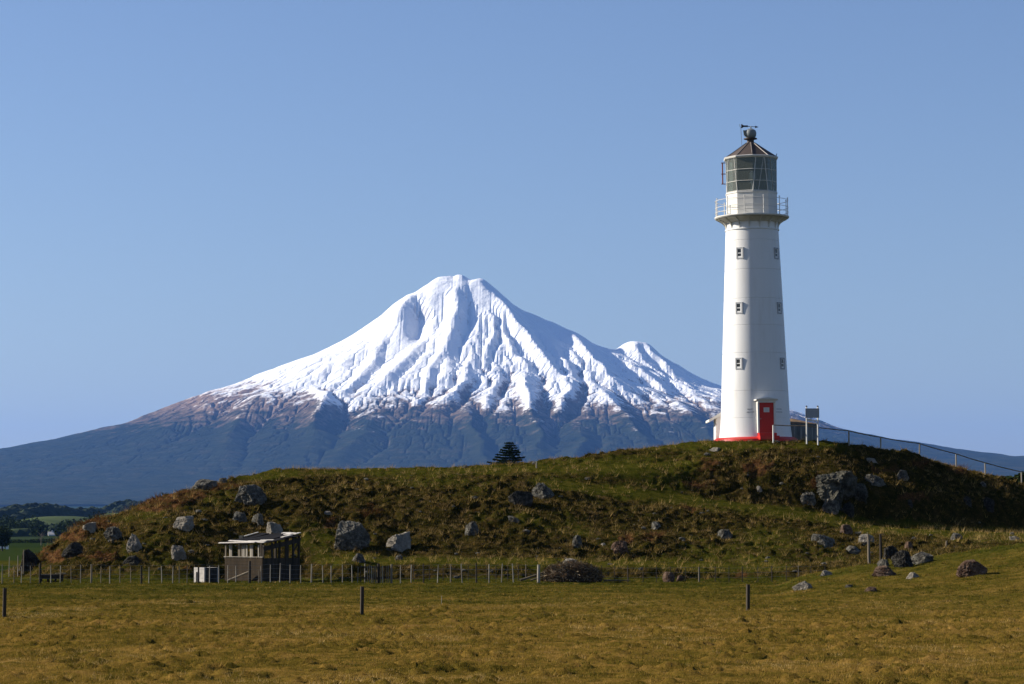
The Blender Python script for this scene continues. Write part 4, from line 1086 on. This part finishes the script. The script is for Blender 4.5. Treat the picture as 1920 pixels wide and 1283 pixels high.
# ------------------------------------------------------------------ shed
def shed():
    Yc = 138.2; xc = xpx(492, 1090, Yc); g = float(min(gz(xc, Yc), .05))
    root = empty("open_shed", (xc, Yc, g), R(-38)); tag(root, "derelict open timber shed with a sagging flat roof behind the fence", "shed")
    # local frame: origin at the near corner; +y' runs back along the dark side, -x' along the lit side
    Lx, Ly = 2.8, 2.85; hl, hh = 1.95, 2.42   # low eave along x', high at the back
    roofz = lambda x, y: hl + (hh-hl)*(y/Ly) - .05*(x/Lx)
    rg = random.Random(4)
    w = MB()
    for i in range(7): w.box((-Lx/2, .0, .09+i*.178), (Lx, .035+.004*(i % 2), .172))
    lw = w.build("front_boarding", timber("brown boards", (.050, .036, .022), (.028, .021, .014)), root)
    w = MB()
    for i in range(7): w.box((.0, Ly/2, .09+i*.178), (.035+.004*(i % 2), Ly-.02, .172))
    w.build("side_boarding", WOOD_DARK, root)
    cap = MB(); cap.box((-Lx/2, 0, 1.31), (Lx+.1, .12, .04)); cap.build("front_sill", WOOD_PALE, root)
    # posts along the lit side
    for x, wd, m, top in ((-2.42, .20, WOOD_PALE, .0), (-1.78, .16, WOOD_MID, .0), (-1.48, .22, WOOD_PALE, 0), (-1.22, .12, WOOD_PALE, 0), (-.86, .22, WOOD_PALE, 0), (-.34, .07, WOOD_PALE, 0), (0, .12, WOOD_DARK, 0), (-Lx, .09, WOOD_MID, 0)):
        MB().box((x, .05, (1.15+roofz(x, 0))/2), (wd, .05, roofz(x, 0)-1.15), 0, 0, R(rg.uniform(-1.5, 1.5))).build("post", m, root)
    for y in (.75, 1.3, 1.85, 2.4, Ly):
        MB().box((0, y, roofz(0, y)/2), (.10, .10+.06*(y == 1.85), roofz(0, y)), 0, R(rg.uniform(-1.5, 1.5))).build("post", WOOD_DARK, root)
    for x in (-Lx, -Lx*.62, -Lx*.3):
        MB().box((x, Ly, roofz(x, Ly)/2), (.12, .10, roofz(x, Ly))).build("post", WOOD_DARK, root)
    b = MB(); b.box((0.02, Ly/2, hl+.02), (.05, Ly, .24), 0, math.atan2(hh-hl, Ly)); b.tube((0, 2.35, 1.5), (0, 3.0, 2.3), .05, n=5); b.build("side_beam", WOOD_DARK, root)
    r = MB(); sl = math.atan2(hh-hl, Ly); L = math.hypot(hh-hl, Ly)
    for i in range(5):
        x = -Lx-.12+(Lx+.3)*(i+.5)/5; cut = (0, .25, -.1, .3, .55)[i]
        r.box((x, Ly/2+rg.uniform(-.1, .1)+cut*.3, (hl+hh)/2+.10+.03*(i % 2)), ((Lx+.3)/5+.05, L+.25-cut, .03), R(rg.uniform(-3, 3)), sl+R(rg.uniform(-1.6, 1.6)), R(rg.uniform(-3.5, 3.5)))
    roof = r.build("roof", timber("black roofing", (.006, .005, .006), (.003, .003, .003)), root)
    bleached = plain_mat("sun bleached plank", (.62, .58, .52), (.45, .41, .35), 6, .9)
    def plank(x, y, lx, ly, rz=0.0, up=.17):
        MB().box((x, y, roofz(x, y)+up), (lx, ly, .035), R(rz+rg.uniform(-2, 2)), sl+R(rg.uniform(-2, 2)), R(rg.uniform(-2.5, 2.5))).build("roof_plank", bleached, root)
    plank(-1.75, -.16, 2.6, .16, 1, .13); plank(-1.2, .02, 2.5, .17, 2); plank(-.65, .25, 1.3, .12, 3, .17); plank(-.15, .5, .9, .10, 5, .19)
    plank(-2.9, 2.1, .10, 1.2, 2); plank(-.02, 1.9, .22, .7, -4); plank(-.45, 2.6, .42, .6, 5); plank(-.9, 2.8, .5, .25, 8); plank(-.05, 2.75, .26, .4, -3)
    stn = MB(); stn.box((-2.45, .9, roofz(-2.45, .9)+.24), (.22, .2, .16), .4); stn.build("roof_weight", RM["grey"], root)
    br = MB(); br.tube((-2.2, -.42, .02), (-.75, -.25, .52), .055, n=6); br.build("leaning_plank", WOOD_MID, root)
shed()
def concrete_tank():
    Yc = 136.7; X = xpx(384, 1090, Yc); g = float(gz(X, Yc))
    root = empty("concrete_trough", (X, Yc, g), R(-44)); tag(root, "pale concrete box trough with a dark slot standing beside the open shed", "trough")
    cm = plain_mat("pale concrete wall", (.46, .43, .39), (.32, .30, .27), 3, .9)
    m = MB(); L = .86; H = .80; t = .09
    m.box((-L*.5, 0, H*.5), (L, t, H)) 
    m.box((-L, L/2, H/2), (t, L-.1, H)); m.box((-L/2, L, H/2), (L, t, H))
    m.v = [v for v in m.v]; m.build("trough_wall", cm, root)
    MB().box((0, L/2, H/2), (t, L-.1, H-.01)).build("shaded_side", plain_mat("shade-toned concrete", (.05, .048, .042), (.025, .024, .02), 3), root)  # concrete coloured dark to stand for the shade on this side
    MB().box((-.62, -.055, .28), (.09, .02, .56)).build("slot", NM("slot", .9, .1).col((.01, .01, .01)).m, root)
concrete_tank()
def trailer():
    Yc = 138.4; X = xpx(97, 1088, Yc); g = float(gz(X, Yc))
    root = empty("feed_trough", (X, Yc, g), R(6)); tag(root, "low dark timber feed trough on short legs with a loose pale plank on top", "trough")
    b = MB(); b.box((0, 0, .28), (1.22, .6, .24)); b.box((0, -.32, .34), (1.28, .04, .10)); b.build("box", WOOD_DARK, root)
    for x in (-.55, -.2, .2, .55):
        for y in (-.25, .25): MB().box((x, y, .08), (.07, .07, .2)).build("leg", WOOD_DARK, root)
    MB().box((.48, -.1, .46), (.55, .2, .03), R(8)).build("loose_plank", WOOD_PALE, root)
trailer()
# ------------------------------------------------------------------ fences
def fence(name, label, cat, posts, Yf, wires, wire_h, wood, group=None, dark=(), wire_r=.006):
    """posts: (px, top py, half width m, lean deg, material)"""
    root = None; line = []
    for (px, ty, r, lean, mat) in posts:
        Y = Yf(px) if callable(Yf) else Yf
        X = xpx(px, 1090, Y); g = float(gz(X, Y)); zt = zz(ty, Y)
        if root is None: root = empty(name, (X, Y, g)); O = Vector((X, Y, g)); tag(root, label, cat, group)
        H = zt-g; s = math.sin(R(lean)); b = Vector((X-s*H*.5, Y, g-.3))-O; t = Vector((X+s*H*.5, Y, zt))-O
        m = MB(); mid = b.lerp(t, .55)+Vector((.008*math.sin(px), .006*math.cos(px), 0))
        m.tube(b, mid, r*1.04, r, 7, True); m.tube(mid, t, r, r*.92, 7, True)
        m.build("post" if r > .03 else "batten", mat, root)
        line.append((Vector((X, Y-r-.004, g)), H))
    for wh in wire_h:
        m = MB()
        for (a, ha), (b, hb) in zip(line, line[1:]):
            k = min(wh, ha*.95, hb*.95) if False else wh
            m.tube(a+Vector((0, 0, k))-O, b+Vector((0, 0, k))-O, wire_r, n=4, cap=False)
        m.build("wire", WIRE, root)
    return root
P_, M_, D_ = WOOD_PALE, WOOD_MID, WOOD_DARK
FL = [(-60,1058,.022,0,M_),(-40,1058,.022,0,M_),(-18,1058,.022,1,P_),(4,1058,.024,0,P_),(26,1060,.022,-1,M_),(40,1062,.020,1,P_),(57,1061,.022,0,M_),(75,1056,.060,0,D_),(95,1060,.022,-1,P_),(113,1061,.020,1,P_),(133,1062,.022,-1,M_),(151,1059,.024,0,P_),(171,1058,.050,1,M_),(189,1062,.022,0,M_),(206,1062,.026,0,P_),(225,1063,.022,0,M_),(245,1063,.022,-1,M_),(265,1061,.055,-1,D_),(279,1063,.022,1,P_),(303,1062,.026,-2,P_),(324,1062,.024,1,P_),(336,1062,.018,-1,M_),(351,1062,.020,0,M_),(372,1063,.050,0,D_),(393,1061,.026,0,P_),(410,1060,.022,0,P_),(427,1060,.024,0,P_),(442,1061,.022,0,P_),(468,1052,.075,0,D_),(485,1070,.026,0,M_),(490,1061,.028,-4,P_),(507,1059,.024,0,P_),(525,1056,.026,2,P_),(544,1059,.026,0,P_),(564,1060,.024,-1,P_),(584,1058,.038,1,P_),(605,1060,.022,-2,P_),(621,1061,.024,-1,P_),(642,1059,.026,0,P_),(660,1060,.026,-2,P_)]
FR = [(734,1058,.060,0,M_),(751,1060,.024,0,P_),(771,1059,.024,1,P_),(794,1057,.042,0,D_),(821,1059,.026,3,P_),(845,1058,.036,0,M_),(866,1057,.028,-4,P_),(893,1056,.045,0,D_),(917,1058,.030,0,P_),(941,1057,.026,3,P_),(962,1057,.030,-4,P_),(1010,1059,.085,0,P_)]
yf = lambda px: 135.2 + .4*math.sin(px/300)
fence("batten_fence", "pale batten and wire fence running past the open shed to the gate", "fence", FL, yf, 4, (.25, .48, .72, .95), None)
fence("batten_fence", "leaning batten and wire fence between the gate and the brushwood pile", "fence", FR, yf, 4, (.25, .48, .72, .95), None)
FB = [(1128,1060,.020,0,D_),(1152,1060,.020,0,D_),(1177,1061,.036,0,D_),(1206,1062,.020,0,D_),(1231,1062,.022,0,D_),(1257,1062,.020,0,D_),(1285,1063,.020,1,D_),(1311,1063,.050,-1,M_),(1341,1062,.022,0,D_),(1367,1062,.024,0,D_),(1392,1062,.028,0,D_),(1421,1061,.020,0,D_),(1447,1061,.032,0,D_),(1475,1060,.022,0,D_),(1497,1060,.022,0,P_),(1521,1061,.022,0,D_),(1547,1062,.020,1,D_)]
fence("wire_fence", "thin dark post and wire fence to the right of the brushwood pile", "fence", FB, lambda px: 137.0+.6*smooth(1380, 1560, px), 3, (.25, .5, .75), None)
FK = [(775,1060,.022,0,D_),(805,1061,.02,0,D_),(831,1060,.02,0,D_),(878,1060,.02,0,D_),(913,1060,.024,0,D_),(930,1061,.02,0,D_),(952,1061,.024,0,D_),(972,1061,.024,0,D_),(986,1058,.026,0,M_)]
fence("wire_fence", "dark wire fence at the foot of the bank behind the leaning batten fence", "fence", FK, 139.6, 2, (.3, .6), None)
FC = [(17,1044,.022,1,P_),(33,1042,.026,0,P_),(44,1031,.040,0,M_)]
fence("wire_fence", "three short posts of a side fence beside the dark pointed boulder", "fence", FC, 147.0, 2, (.3, .6), None)
def gate():
    Y = yf(690); x0, x1 = xpx(668, 1090, Y), xpx(731, 1090, Y); g = float(gz((x0+x1)/2, Y))
    root = empty("picket_gate", ((x0+x1)/2, Y, g)); tag(root, "rough timber picket gate in the fence between two thick posts", "gate")
    rg = random.Random(2)
    for px in (684, 709.5): 
        x = xpx(px, 1090, Y)-(x0+x1)/2; MB().tube((x, .02, -.3), (x, .02, zz(1057, Y)-g), .03 if px < 700 else .075, None, 8).build("gate_post", P_ if px < 700 else D_, root)
    for px in (671, 676, 689, 693, 697, 701, 704.5, 714, 717.5, 721, 725, 728.5):
        x = xpx(px, 1090, Y)-(x0+x1)/2; top = zz(1060+rg.uniform(-1, 4), Y)-g; l = rg.uniform(-.04, .04)
        MB().box((x, -.03, top/2+.02), (.045, .025, top), 0, 0, l).build("picket", rg.choice([M_, D_, M_, P_]), root)
    r = MB(); r.box((0, .0, .28), (x1-x0, .04, .07)); r.box((0, .0, .85), (x1-x0, .04, .07)); r.build("gate_rail", D_, root)
gate()
# lone posts of the near electric fence
for px, yb, yt, r, lab in ((8, 1158, 1103, .055, "square dark post at the left edge of the near pasture"), (678.5, 1153, 1100, .055, "dark post standing alone in the pasture below the picket gate"), (1402.5, 1146, 1096, .055, "dark post standing alone in the pasture below the lighthouse")):
    X, Y, g = hit(px, yb-1); zt = zz(yt, Y)
    o = MB().box((0, 0, (zt-g)/2-.15), (2*r, 2*r, zt-g+.3)).build("post", D_, None); o.name = "field_post"; o.location = (X, Y, g); o.rotation_euler = (0, R(.5), R(20))
    tag(o, lab, "post", "dark posts across the near pasture")
def lone(px, yb, yt, r, mat, lab, cat="post", lean=0.0, Y=None):
    X, Yh, g = hit(px, yb-1)
    if Y: X, Yh = xpx(px, yb, Y), Y; g = float(gz(X, Y))
    zt = zz(yt, Yh); m = MB(); H = zt-g; rg = random.Random(int(px))
    a = Vector((0, 0, -.3)); n = 5
    for k in range(n):
        b = Vector((math.sin(R(lean))*H*(k+1)/n+rg.uniform(-.2, .2)*r, 0, H*(k+1)/n)); m.tube(a, b, r*(1.1-.06*k), r*(1.05-.06*k), 7); a = b
    o = m.build("stake", mat, None); o.name = "fence_post" if cat == "post" else "stake"; o.location = (X, Yh, g); tag(o, lab, cat)
lone(828, 1135, 1117, .012, P_, "thin white marker stake alone in the near pasture", "stake")
lone(1630, 1058, 1002, .085, M_, "straight tall grey post on the near bank", "post", -2)
lone(1652, 1052, 1001, .085, D_, "crooked tall dark post beside the straight one on the near bank", "post", -1)
lone(1006, 879, 865, .045, P_, "short pale stake on the hill crest right of the conifer", "stake")
lone(1775, 1026, 1014, .07, M_, "short weathered stub post on the grass at right", "post")
# ------------------------------------------------------------------ brushwood pile
def brush():
    Y = 137.0; X = xpx(1072, 1095, Y); g = float(gz(X, Y)); rg = random.Random(11)
    root = empty("brushwood_pile", (X, Y, g)); tag(root, "heap of pale and brown dead branches beside the end of the batten fence", "brushwood")
    Wd = 1.62; H = 1.02
    prof = lambda u: H*max(0, 1-abs(u)**2.6)**.6
    V, Fc = ico(4); p = V*np.array([Wd*.93, .85, H*.92]); p *= (1+.10*n3(p, 5, 2.5))[:, None]; p[:, 2] = np.maximum(p[:, 2], -.1)
    np_mesh("earth_core", p, Fc, plain_mat("dark earth", (.045, .028, .016), (.02, .015, .01), 5), False, root)
    ms = [plain_mat("bleached stick", (.36, .29, .19), (.21, .15, .09), 8), plain_mat("brown stick", (.15, .085, .035), (.07, .042, .02), 8), plain_mat("grey branch", (.13, .11, .075), (.07, .055, .035), 8)]
    for mi, cnt in ((0, 330), (1, 700), (2, 420)):
        m = MB()
        for _ in range(cnt):
            u = rg.uniform(-1, 1); th = rg.uniform(0, math.pi); w = math.sqrt(max(0, 1-u*u))
            c = Vector((Wd*u, -.85*w*math.cos(th)*1.0, H*max(.05, w**.8*math.sin(th)*rg.uniform(.85, 1.06))))
            d = Vector((rg.gauss(0, 1), rg.gauss(0, .5), rg.gauss(.15, .55))).normalized(); L = rg.uniform(.12, .50); r = rg.uniform(.006, .02)
            a = c-d*L/2; b = c+d*L/2; a.z = max(a.z, .02); k = c+Vector((rg.gauss(0, .03), 0, rg.gauss(.02, .03)))
            m.tube(a, k, r, r*.9, 4, False); m.tube(k, b, r*.9, r*.5, 4, False)
        m.build("branches", ms[mi], root)
    lg = MB(); lg.tube((-2.75, -.2, .06), (-1.5, -.1, .46), .07, .05, 7); lg.tube((-2.2, -.3, .05), (-1.4, -.3, .32), .05, .04, 6); lg.tube((1.7, -.3, .05), (3.1, -.2, .06), .06, .03, 6)
    lg.build("log", ms[2], root)
brush()
# ------------------------------------------------------------------ trees and far things
LEAF_DK = veg_mat("dark needles", [(.2, (.008, .014, .008)), (.6, (.018, .030, .014)), (.9, (.035, .05, .02))], tr=.1)
BARK = plain_mat("bark", (.07, .055, .04), (.04, .03, .024), 3)
def norfolk():
    D = 560.0; X = xpx(955, 860, D); z0 = -6.5; top = zz(828, D); H = top-z0; Wd = (987-923)*D/F/2*1.3
    root = empty("conifer", (X, D, z0)); tag(root, "dark tiered conifer rising behind the hill crest in front of the mountain", "tree")
    MB().tube((0, 0, 0), (0, 0, H*.96), .42, .05, 10).build("trunk", BARK, root)
    rg = np.random.default_rng(15); T = []; tn = []
    z = H*.985; lev = 0
    while z > H*.45:
        t = (H-z)/H; rad = min(Wd*1.0, Wd*(.08+1.02*(t/.235)**.85)) if t < .235 else Wd*(1.1-.3*(t-.235))
        nb = 5 if t < .08 else 7
        for k in range(nb):
            a = 2*math.pi*(k+rg.random()*.5)/nb+lev*2.4; L = rad*(.66+.5*rg.random()); nseg = max(3, int(L/.16))
            for s in range(nseg):
                u = (s+.5)/nseg; r = L*u; zz_ = z - .10*L*u + .16*L*u*u
                for q in range(11):
                    w = (.10+.34*math.sin(math.pi*min(1, u*.9+.1)))*(.6+.4*L/Wd); ox = rg.normal()*w*.6; oy = rg.normal()*.10; oz = rg.normal()*.06+abs(ox)*.12
                    c = np.array([r*math.cos(a)-ox*math.sin(a)+oy*math.cos(a), r*math.sin(a)+ox*math.cos(a), zz_+oz])
                    d = rg.normal(size=3)*np.array([1, 1, .35]); d /= np.linalg.norm(d); e = np.cross(d, rg.normal(size=3)); e /= np.linalg.norm(e)
                    T += [c-d*.26, c+d*.26, c+e*.20]; tn += [.35+.3*rg.random()]*3
        z -= H*.0165*(1+.35*rg.random()); lev += 1
    o = np_mesh("crown", np.array(T), np.arange(len(T)).reshape(-1, 3), LEAF_DK, False, root); attr(o, "tone", np.array(tn))
norfolk()
def leaf_cloud(centres, radii, n, size, rg, flat=.8):
    T = []
    for c, r in zip(centres, radii):
        m = int(n); d = rg.normal(size=(m, 3)); d /= np.linalg.norm(d, axis=1)[:, None]; rr = (.55+.45*rg.random((m, 1)))*(1+.2*np.sin(d[:, :1]*5)*np.cos(d[:, 1:2]*7))
        p = np.array(c)+d*rr*np.array(r)
        a = rg.normal(size=(m, 3)); a /= np.linalg.norm(a, axis=1)[:, None]; b = np.cross(a, rg.normal(size=(m, 3))); b /= np.linalg.norm(b, axis=1)[:, None]; s = size*(.6+.8*rg.random((m, 1)))
        T.append(np.stack([p-a*s, p+a*s, p+b*s*1.3], 1).reshape(-1, 3))
    return np.concatenate(T)
FOREST = veg_mat("far bush leaves", [(.1, (.008, .014, .007)), (.5, (.022, .034, .014)), (.9, (.05, .065, .024))], tr=.1)
PZ = -6.3
def tree(name, px, base_py, top_py, wpx, lab, cat="tree", mat=None, n=900, D=None, bare=False, zb=None):
    zb = PZ if zb is None else zb
    D = D or (CAM_Z-zb)*F/(base_py-HOR); X = xpx(px, base_py, D); H = zz(top_py, D)-zb; Wd = wpx*D/F/2
    root = empty(name, (X, D, zb)); tag(root, lab, cat); rg = np.random.default_rng(int(px)+7)
    tr = MB().tube((0, 0, -.5), (0, 0, H*.55), H*.04, H*.02, 7)
    for k in range(5 if not bare else 26):
        a = k*2.4; z0 = H*(.25+.5*rg.random()); L = Wd*(.5+.6*rg.random()); tr.tube((0, 0, z0), (L*math.cos(a), L*math.sin(a)*.6, z0+H*.28*rg.random()+.05*H), H*.012, H*.003, 5, False)
    if bare: tr.tube((0, 0, H*.5), (0.02*H, 0, H*.95), H*.02, H*.006, 5)
    tr.build("trunk", BARK if not bare else plain_mat("pale bark", (.22, .19, .15), (.12, .1, .08), 2), root)
    if not bare:
        cs = [(Wd*.55*rg.normal()*.6, Wd*.4*rg.normal()*.5, H*(.35+.4*rg.random())) for _ in range(9)]; rs = [(Wd*(.4+.3*rg.random()),)*2+(H*.22,) for _ in cs]
        T = leaf_cloud(cs, rs, n/9, max(.12, H*.035), rg); T[:, 2] = np.clip(T[:, 2], .1, H); o = np_mesh("crown", T, np.arange(len(T)).reshape(-1, 3), mat or FOREST, False, root)
        attr(o, "tone", np.repeat(.3+.4*rg.random(len(T)//3), 3))
tree("broad_tree", 4, 1034, 984, 44, "dark leafy tree at the left edge of the far paddock", n=2600)
tree("bare_tree", 77, 1023, 998, 20, "bare pale tree standing alone in the far green paddock", bare=True)
tree("shrub", 1905, 925, 882, 50, "dark green shrub on the skyline under the end of the handrail", "shrub", D=188.0, n=3000, zb=zz(925, 188.0))
def cottage():
    D = 1750.0; X = xpx(97, 1004, D); z0 = zz(1007.5, D); w = 13*D/F; root = empty("cottage", (X, D, z0), R(12)); tag(root, "tiny white farm cottage with a chimney far off among dark trees", "cottage")
    hw = w/2; H = 1.7
    MB().box((0, 0, H/2-.5), (w, 4.2, H+1)).build("wall", WHITE, root)
    r = MB(); r.add([(-hw-.3, -2.4, H), (hw+.3, -2.4, H), (hw+.3, 0, H+2.1), (-hw-.3, 0, H+2.1), (-hw-.3, 2.4, H), (hw+.3, 2.4, H)], [(0, 1, 2, 3), (3, 2, 5, 4), (0, 3, 4), (1, 5, 2)])
    rf = r.build("roof", plain_mat("white roof", (.60, .56, .50), (.48, .45, .40), .5), root)
    MB().box((.3, .1, H+2.2), (.8, .8, 1.6)).build("chimney", WHITE, rf)
cottage()
def far_hut():
    Y = 900.0; X = xpx(13.5, 1031, Y); m = MB().box((0, 0, .5), (.9, .6, 1.6)); m.box((-3.2, 0, .55), (5.0, .5, .7)); 
    o = m.build("field_gate", WHITE, None); o.location = (X, Y, PZ+.2); tag(o, "small white gate post and rail under the dark leafy tree", "gate")
far_hut()
def hedge():
    D = 1180.0; rg = np.random.default_rng(4); xs = np.arange(xpx(-160, 1010, D), xpx(400, 1010, D), 1.1)
    T = leaf_cloud([(x, D+8*math.sin(x/60), PZ+.9+.3*math.sin(x/7)) for x in xs], [(1.3, 1.2, 1.2)]*len(xs), 60, .3, rg)
    o = np_mesh("hedge", T, np.arange(len(T)).reshape(-1, 3), FOREST, False); attr(o, "tone", np.repeat(.15+.2*rg.random(len(T)//3), 3)); tag(o, "long dark hedge across the far green paddocks", "hedge")
hedge()
def far_hills():
    """low bush-covered hills and paddocks between the near plain and the mountain"""
    H = [ # centre px, D, top py, half width px, depth m
      (78, 3600, 950.5, 42, 420), (40, 3400, 960, 34, 380), (98, 3300, 955, 26, 300), (140, 3500, 960, 22, 300), (178, 3900, 957.5, 36, 380), (243, 4300, 943.5, 26, 360), (270, 4200, 946, 30, 400), (-20, 3900, 962, 50, 500), (330, 4600, 950, 80, 500), (-160, 4200, 955, 90, 500),
      (120, 2700, 968, 90, 260), (230, 2500, 962, 50, 240), (40, 1750, 991, 26, 90), (-100, 2600, 968, 80, 300)]
    xs = np.linspace(xpx(-900, 960, 4000), xpx(900, 960, 4000), 560); ys = np.linspace(1450, 5600, 420)
    X, Y = np.meshgrid(xs, ys); Z = np.full(X.shape, -7.5); G = np.zeros(X.shape)
    for c, D, tp, hw, dp in H:
        cx = xpx(c, tp, D); w = hw*D/F; top = zz(tp, D)+7.5
        q = ((X-cx)/w)**2+((Y-D)/dp)**2; b = top*np.exp(-q**1.35*.9)
        Z = np.maximum(Z, -7.5+b) if True else Z
        if (c, D) in ((120, 2700), (230, 2500), (40, 1750)): G = np.maximum(G, smooth(1.4, .7, q))
    G = np.maximum(G, smooth(.1, .35, fbm(X/420, Y/300, 3, 55))*smooth(4, -3, Z)*.0)
    wood = (1-G)*smooth(-6.9, -6.0, Z)
    Z = Z + wood*(9*np.abs(fbm(X/15, Y/19, 3, 56))+1.8)
    Z = np.where(Z < -7.0, -9.0, Z)
    o = np_mesh("hills", np.stack([X, Y, Z], -1).reshape(-1, 3), grid_faces(len(xs), len(ys)), None, smooth=False)
    M = NM("bush and paddock", .95, .05); n = M.noise(.02, 5, .6)
    M.col(M.mix(M.attr("grass"), M.ramp(n, [(.35, (.010, .016, .008)), (.65, (.030, .042, .018))]), M.ramp(n, [(.35, (.035, .055, .012)), (.65, (.065, .085, .022))])))
    o.data.materials.append(M.m); attr(o, "grass", G); tag(o, kind="structure")
    # tree belts: one far-off wood
    rg = np.random.default_rng(12); cs = []; rs = []
    for k in range(520):
        D = rg.uniform(1650, 2500); px = rg.uniform(-350, 520); top = rg.uniform(5, 12)*(1+.3*math.sin(px/23.)+.25*math.sin(px/9.+D/300)); X_ = xpx(px, 990, D)
        if 82 < px < 112 and D < 1900: continue
        if 18 < px < 62 and D < 1950: continue
        cs.append((X_, D, PZ+top*.5)); rs.append((top*.55, top*.55, top*.52))
    T = leaf_cloud(cs, rs, 150, 1.1, rg); o = np_mesh("far_woodland", T, np.arange(len(T)).reshape(-1, 3), FOREST, False)
    attr(o, "tone", np.repeat(.2+.45*rg.random(len(T)//3), 3)); tag(o, kind="stuff")
far_hills()
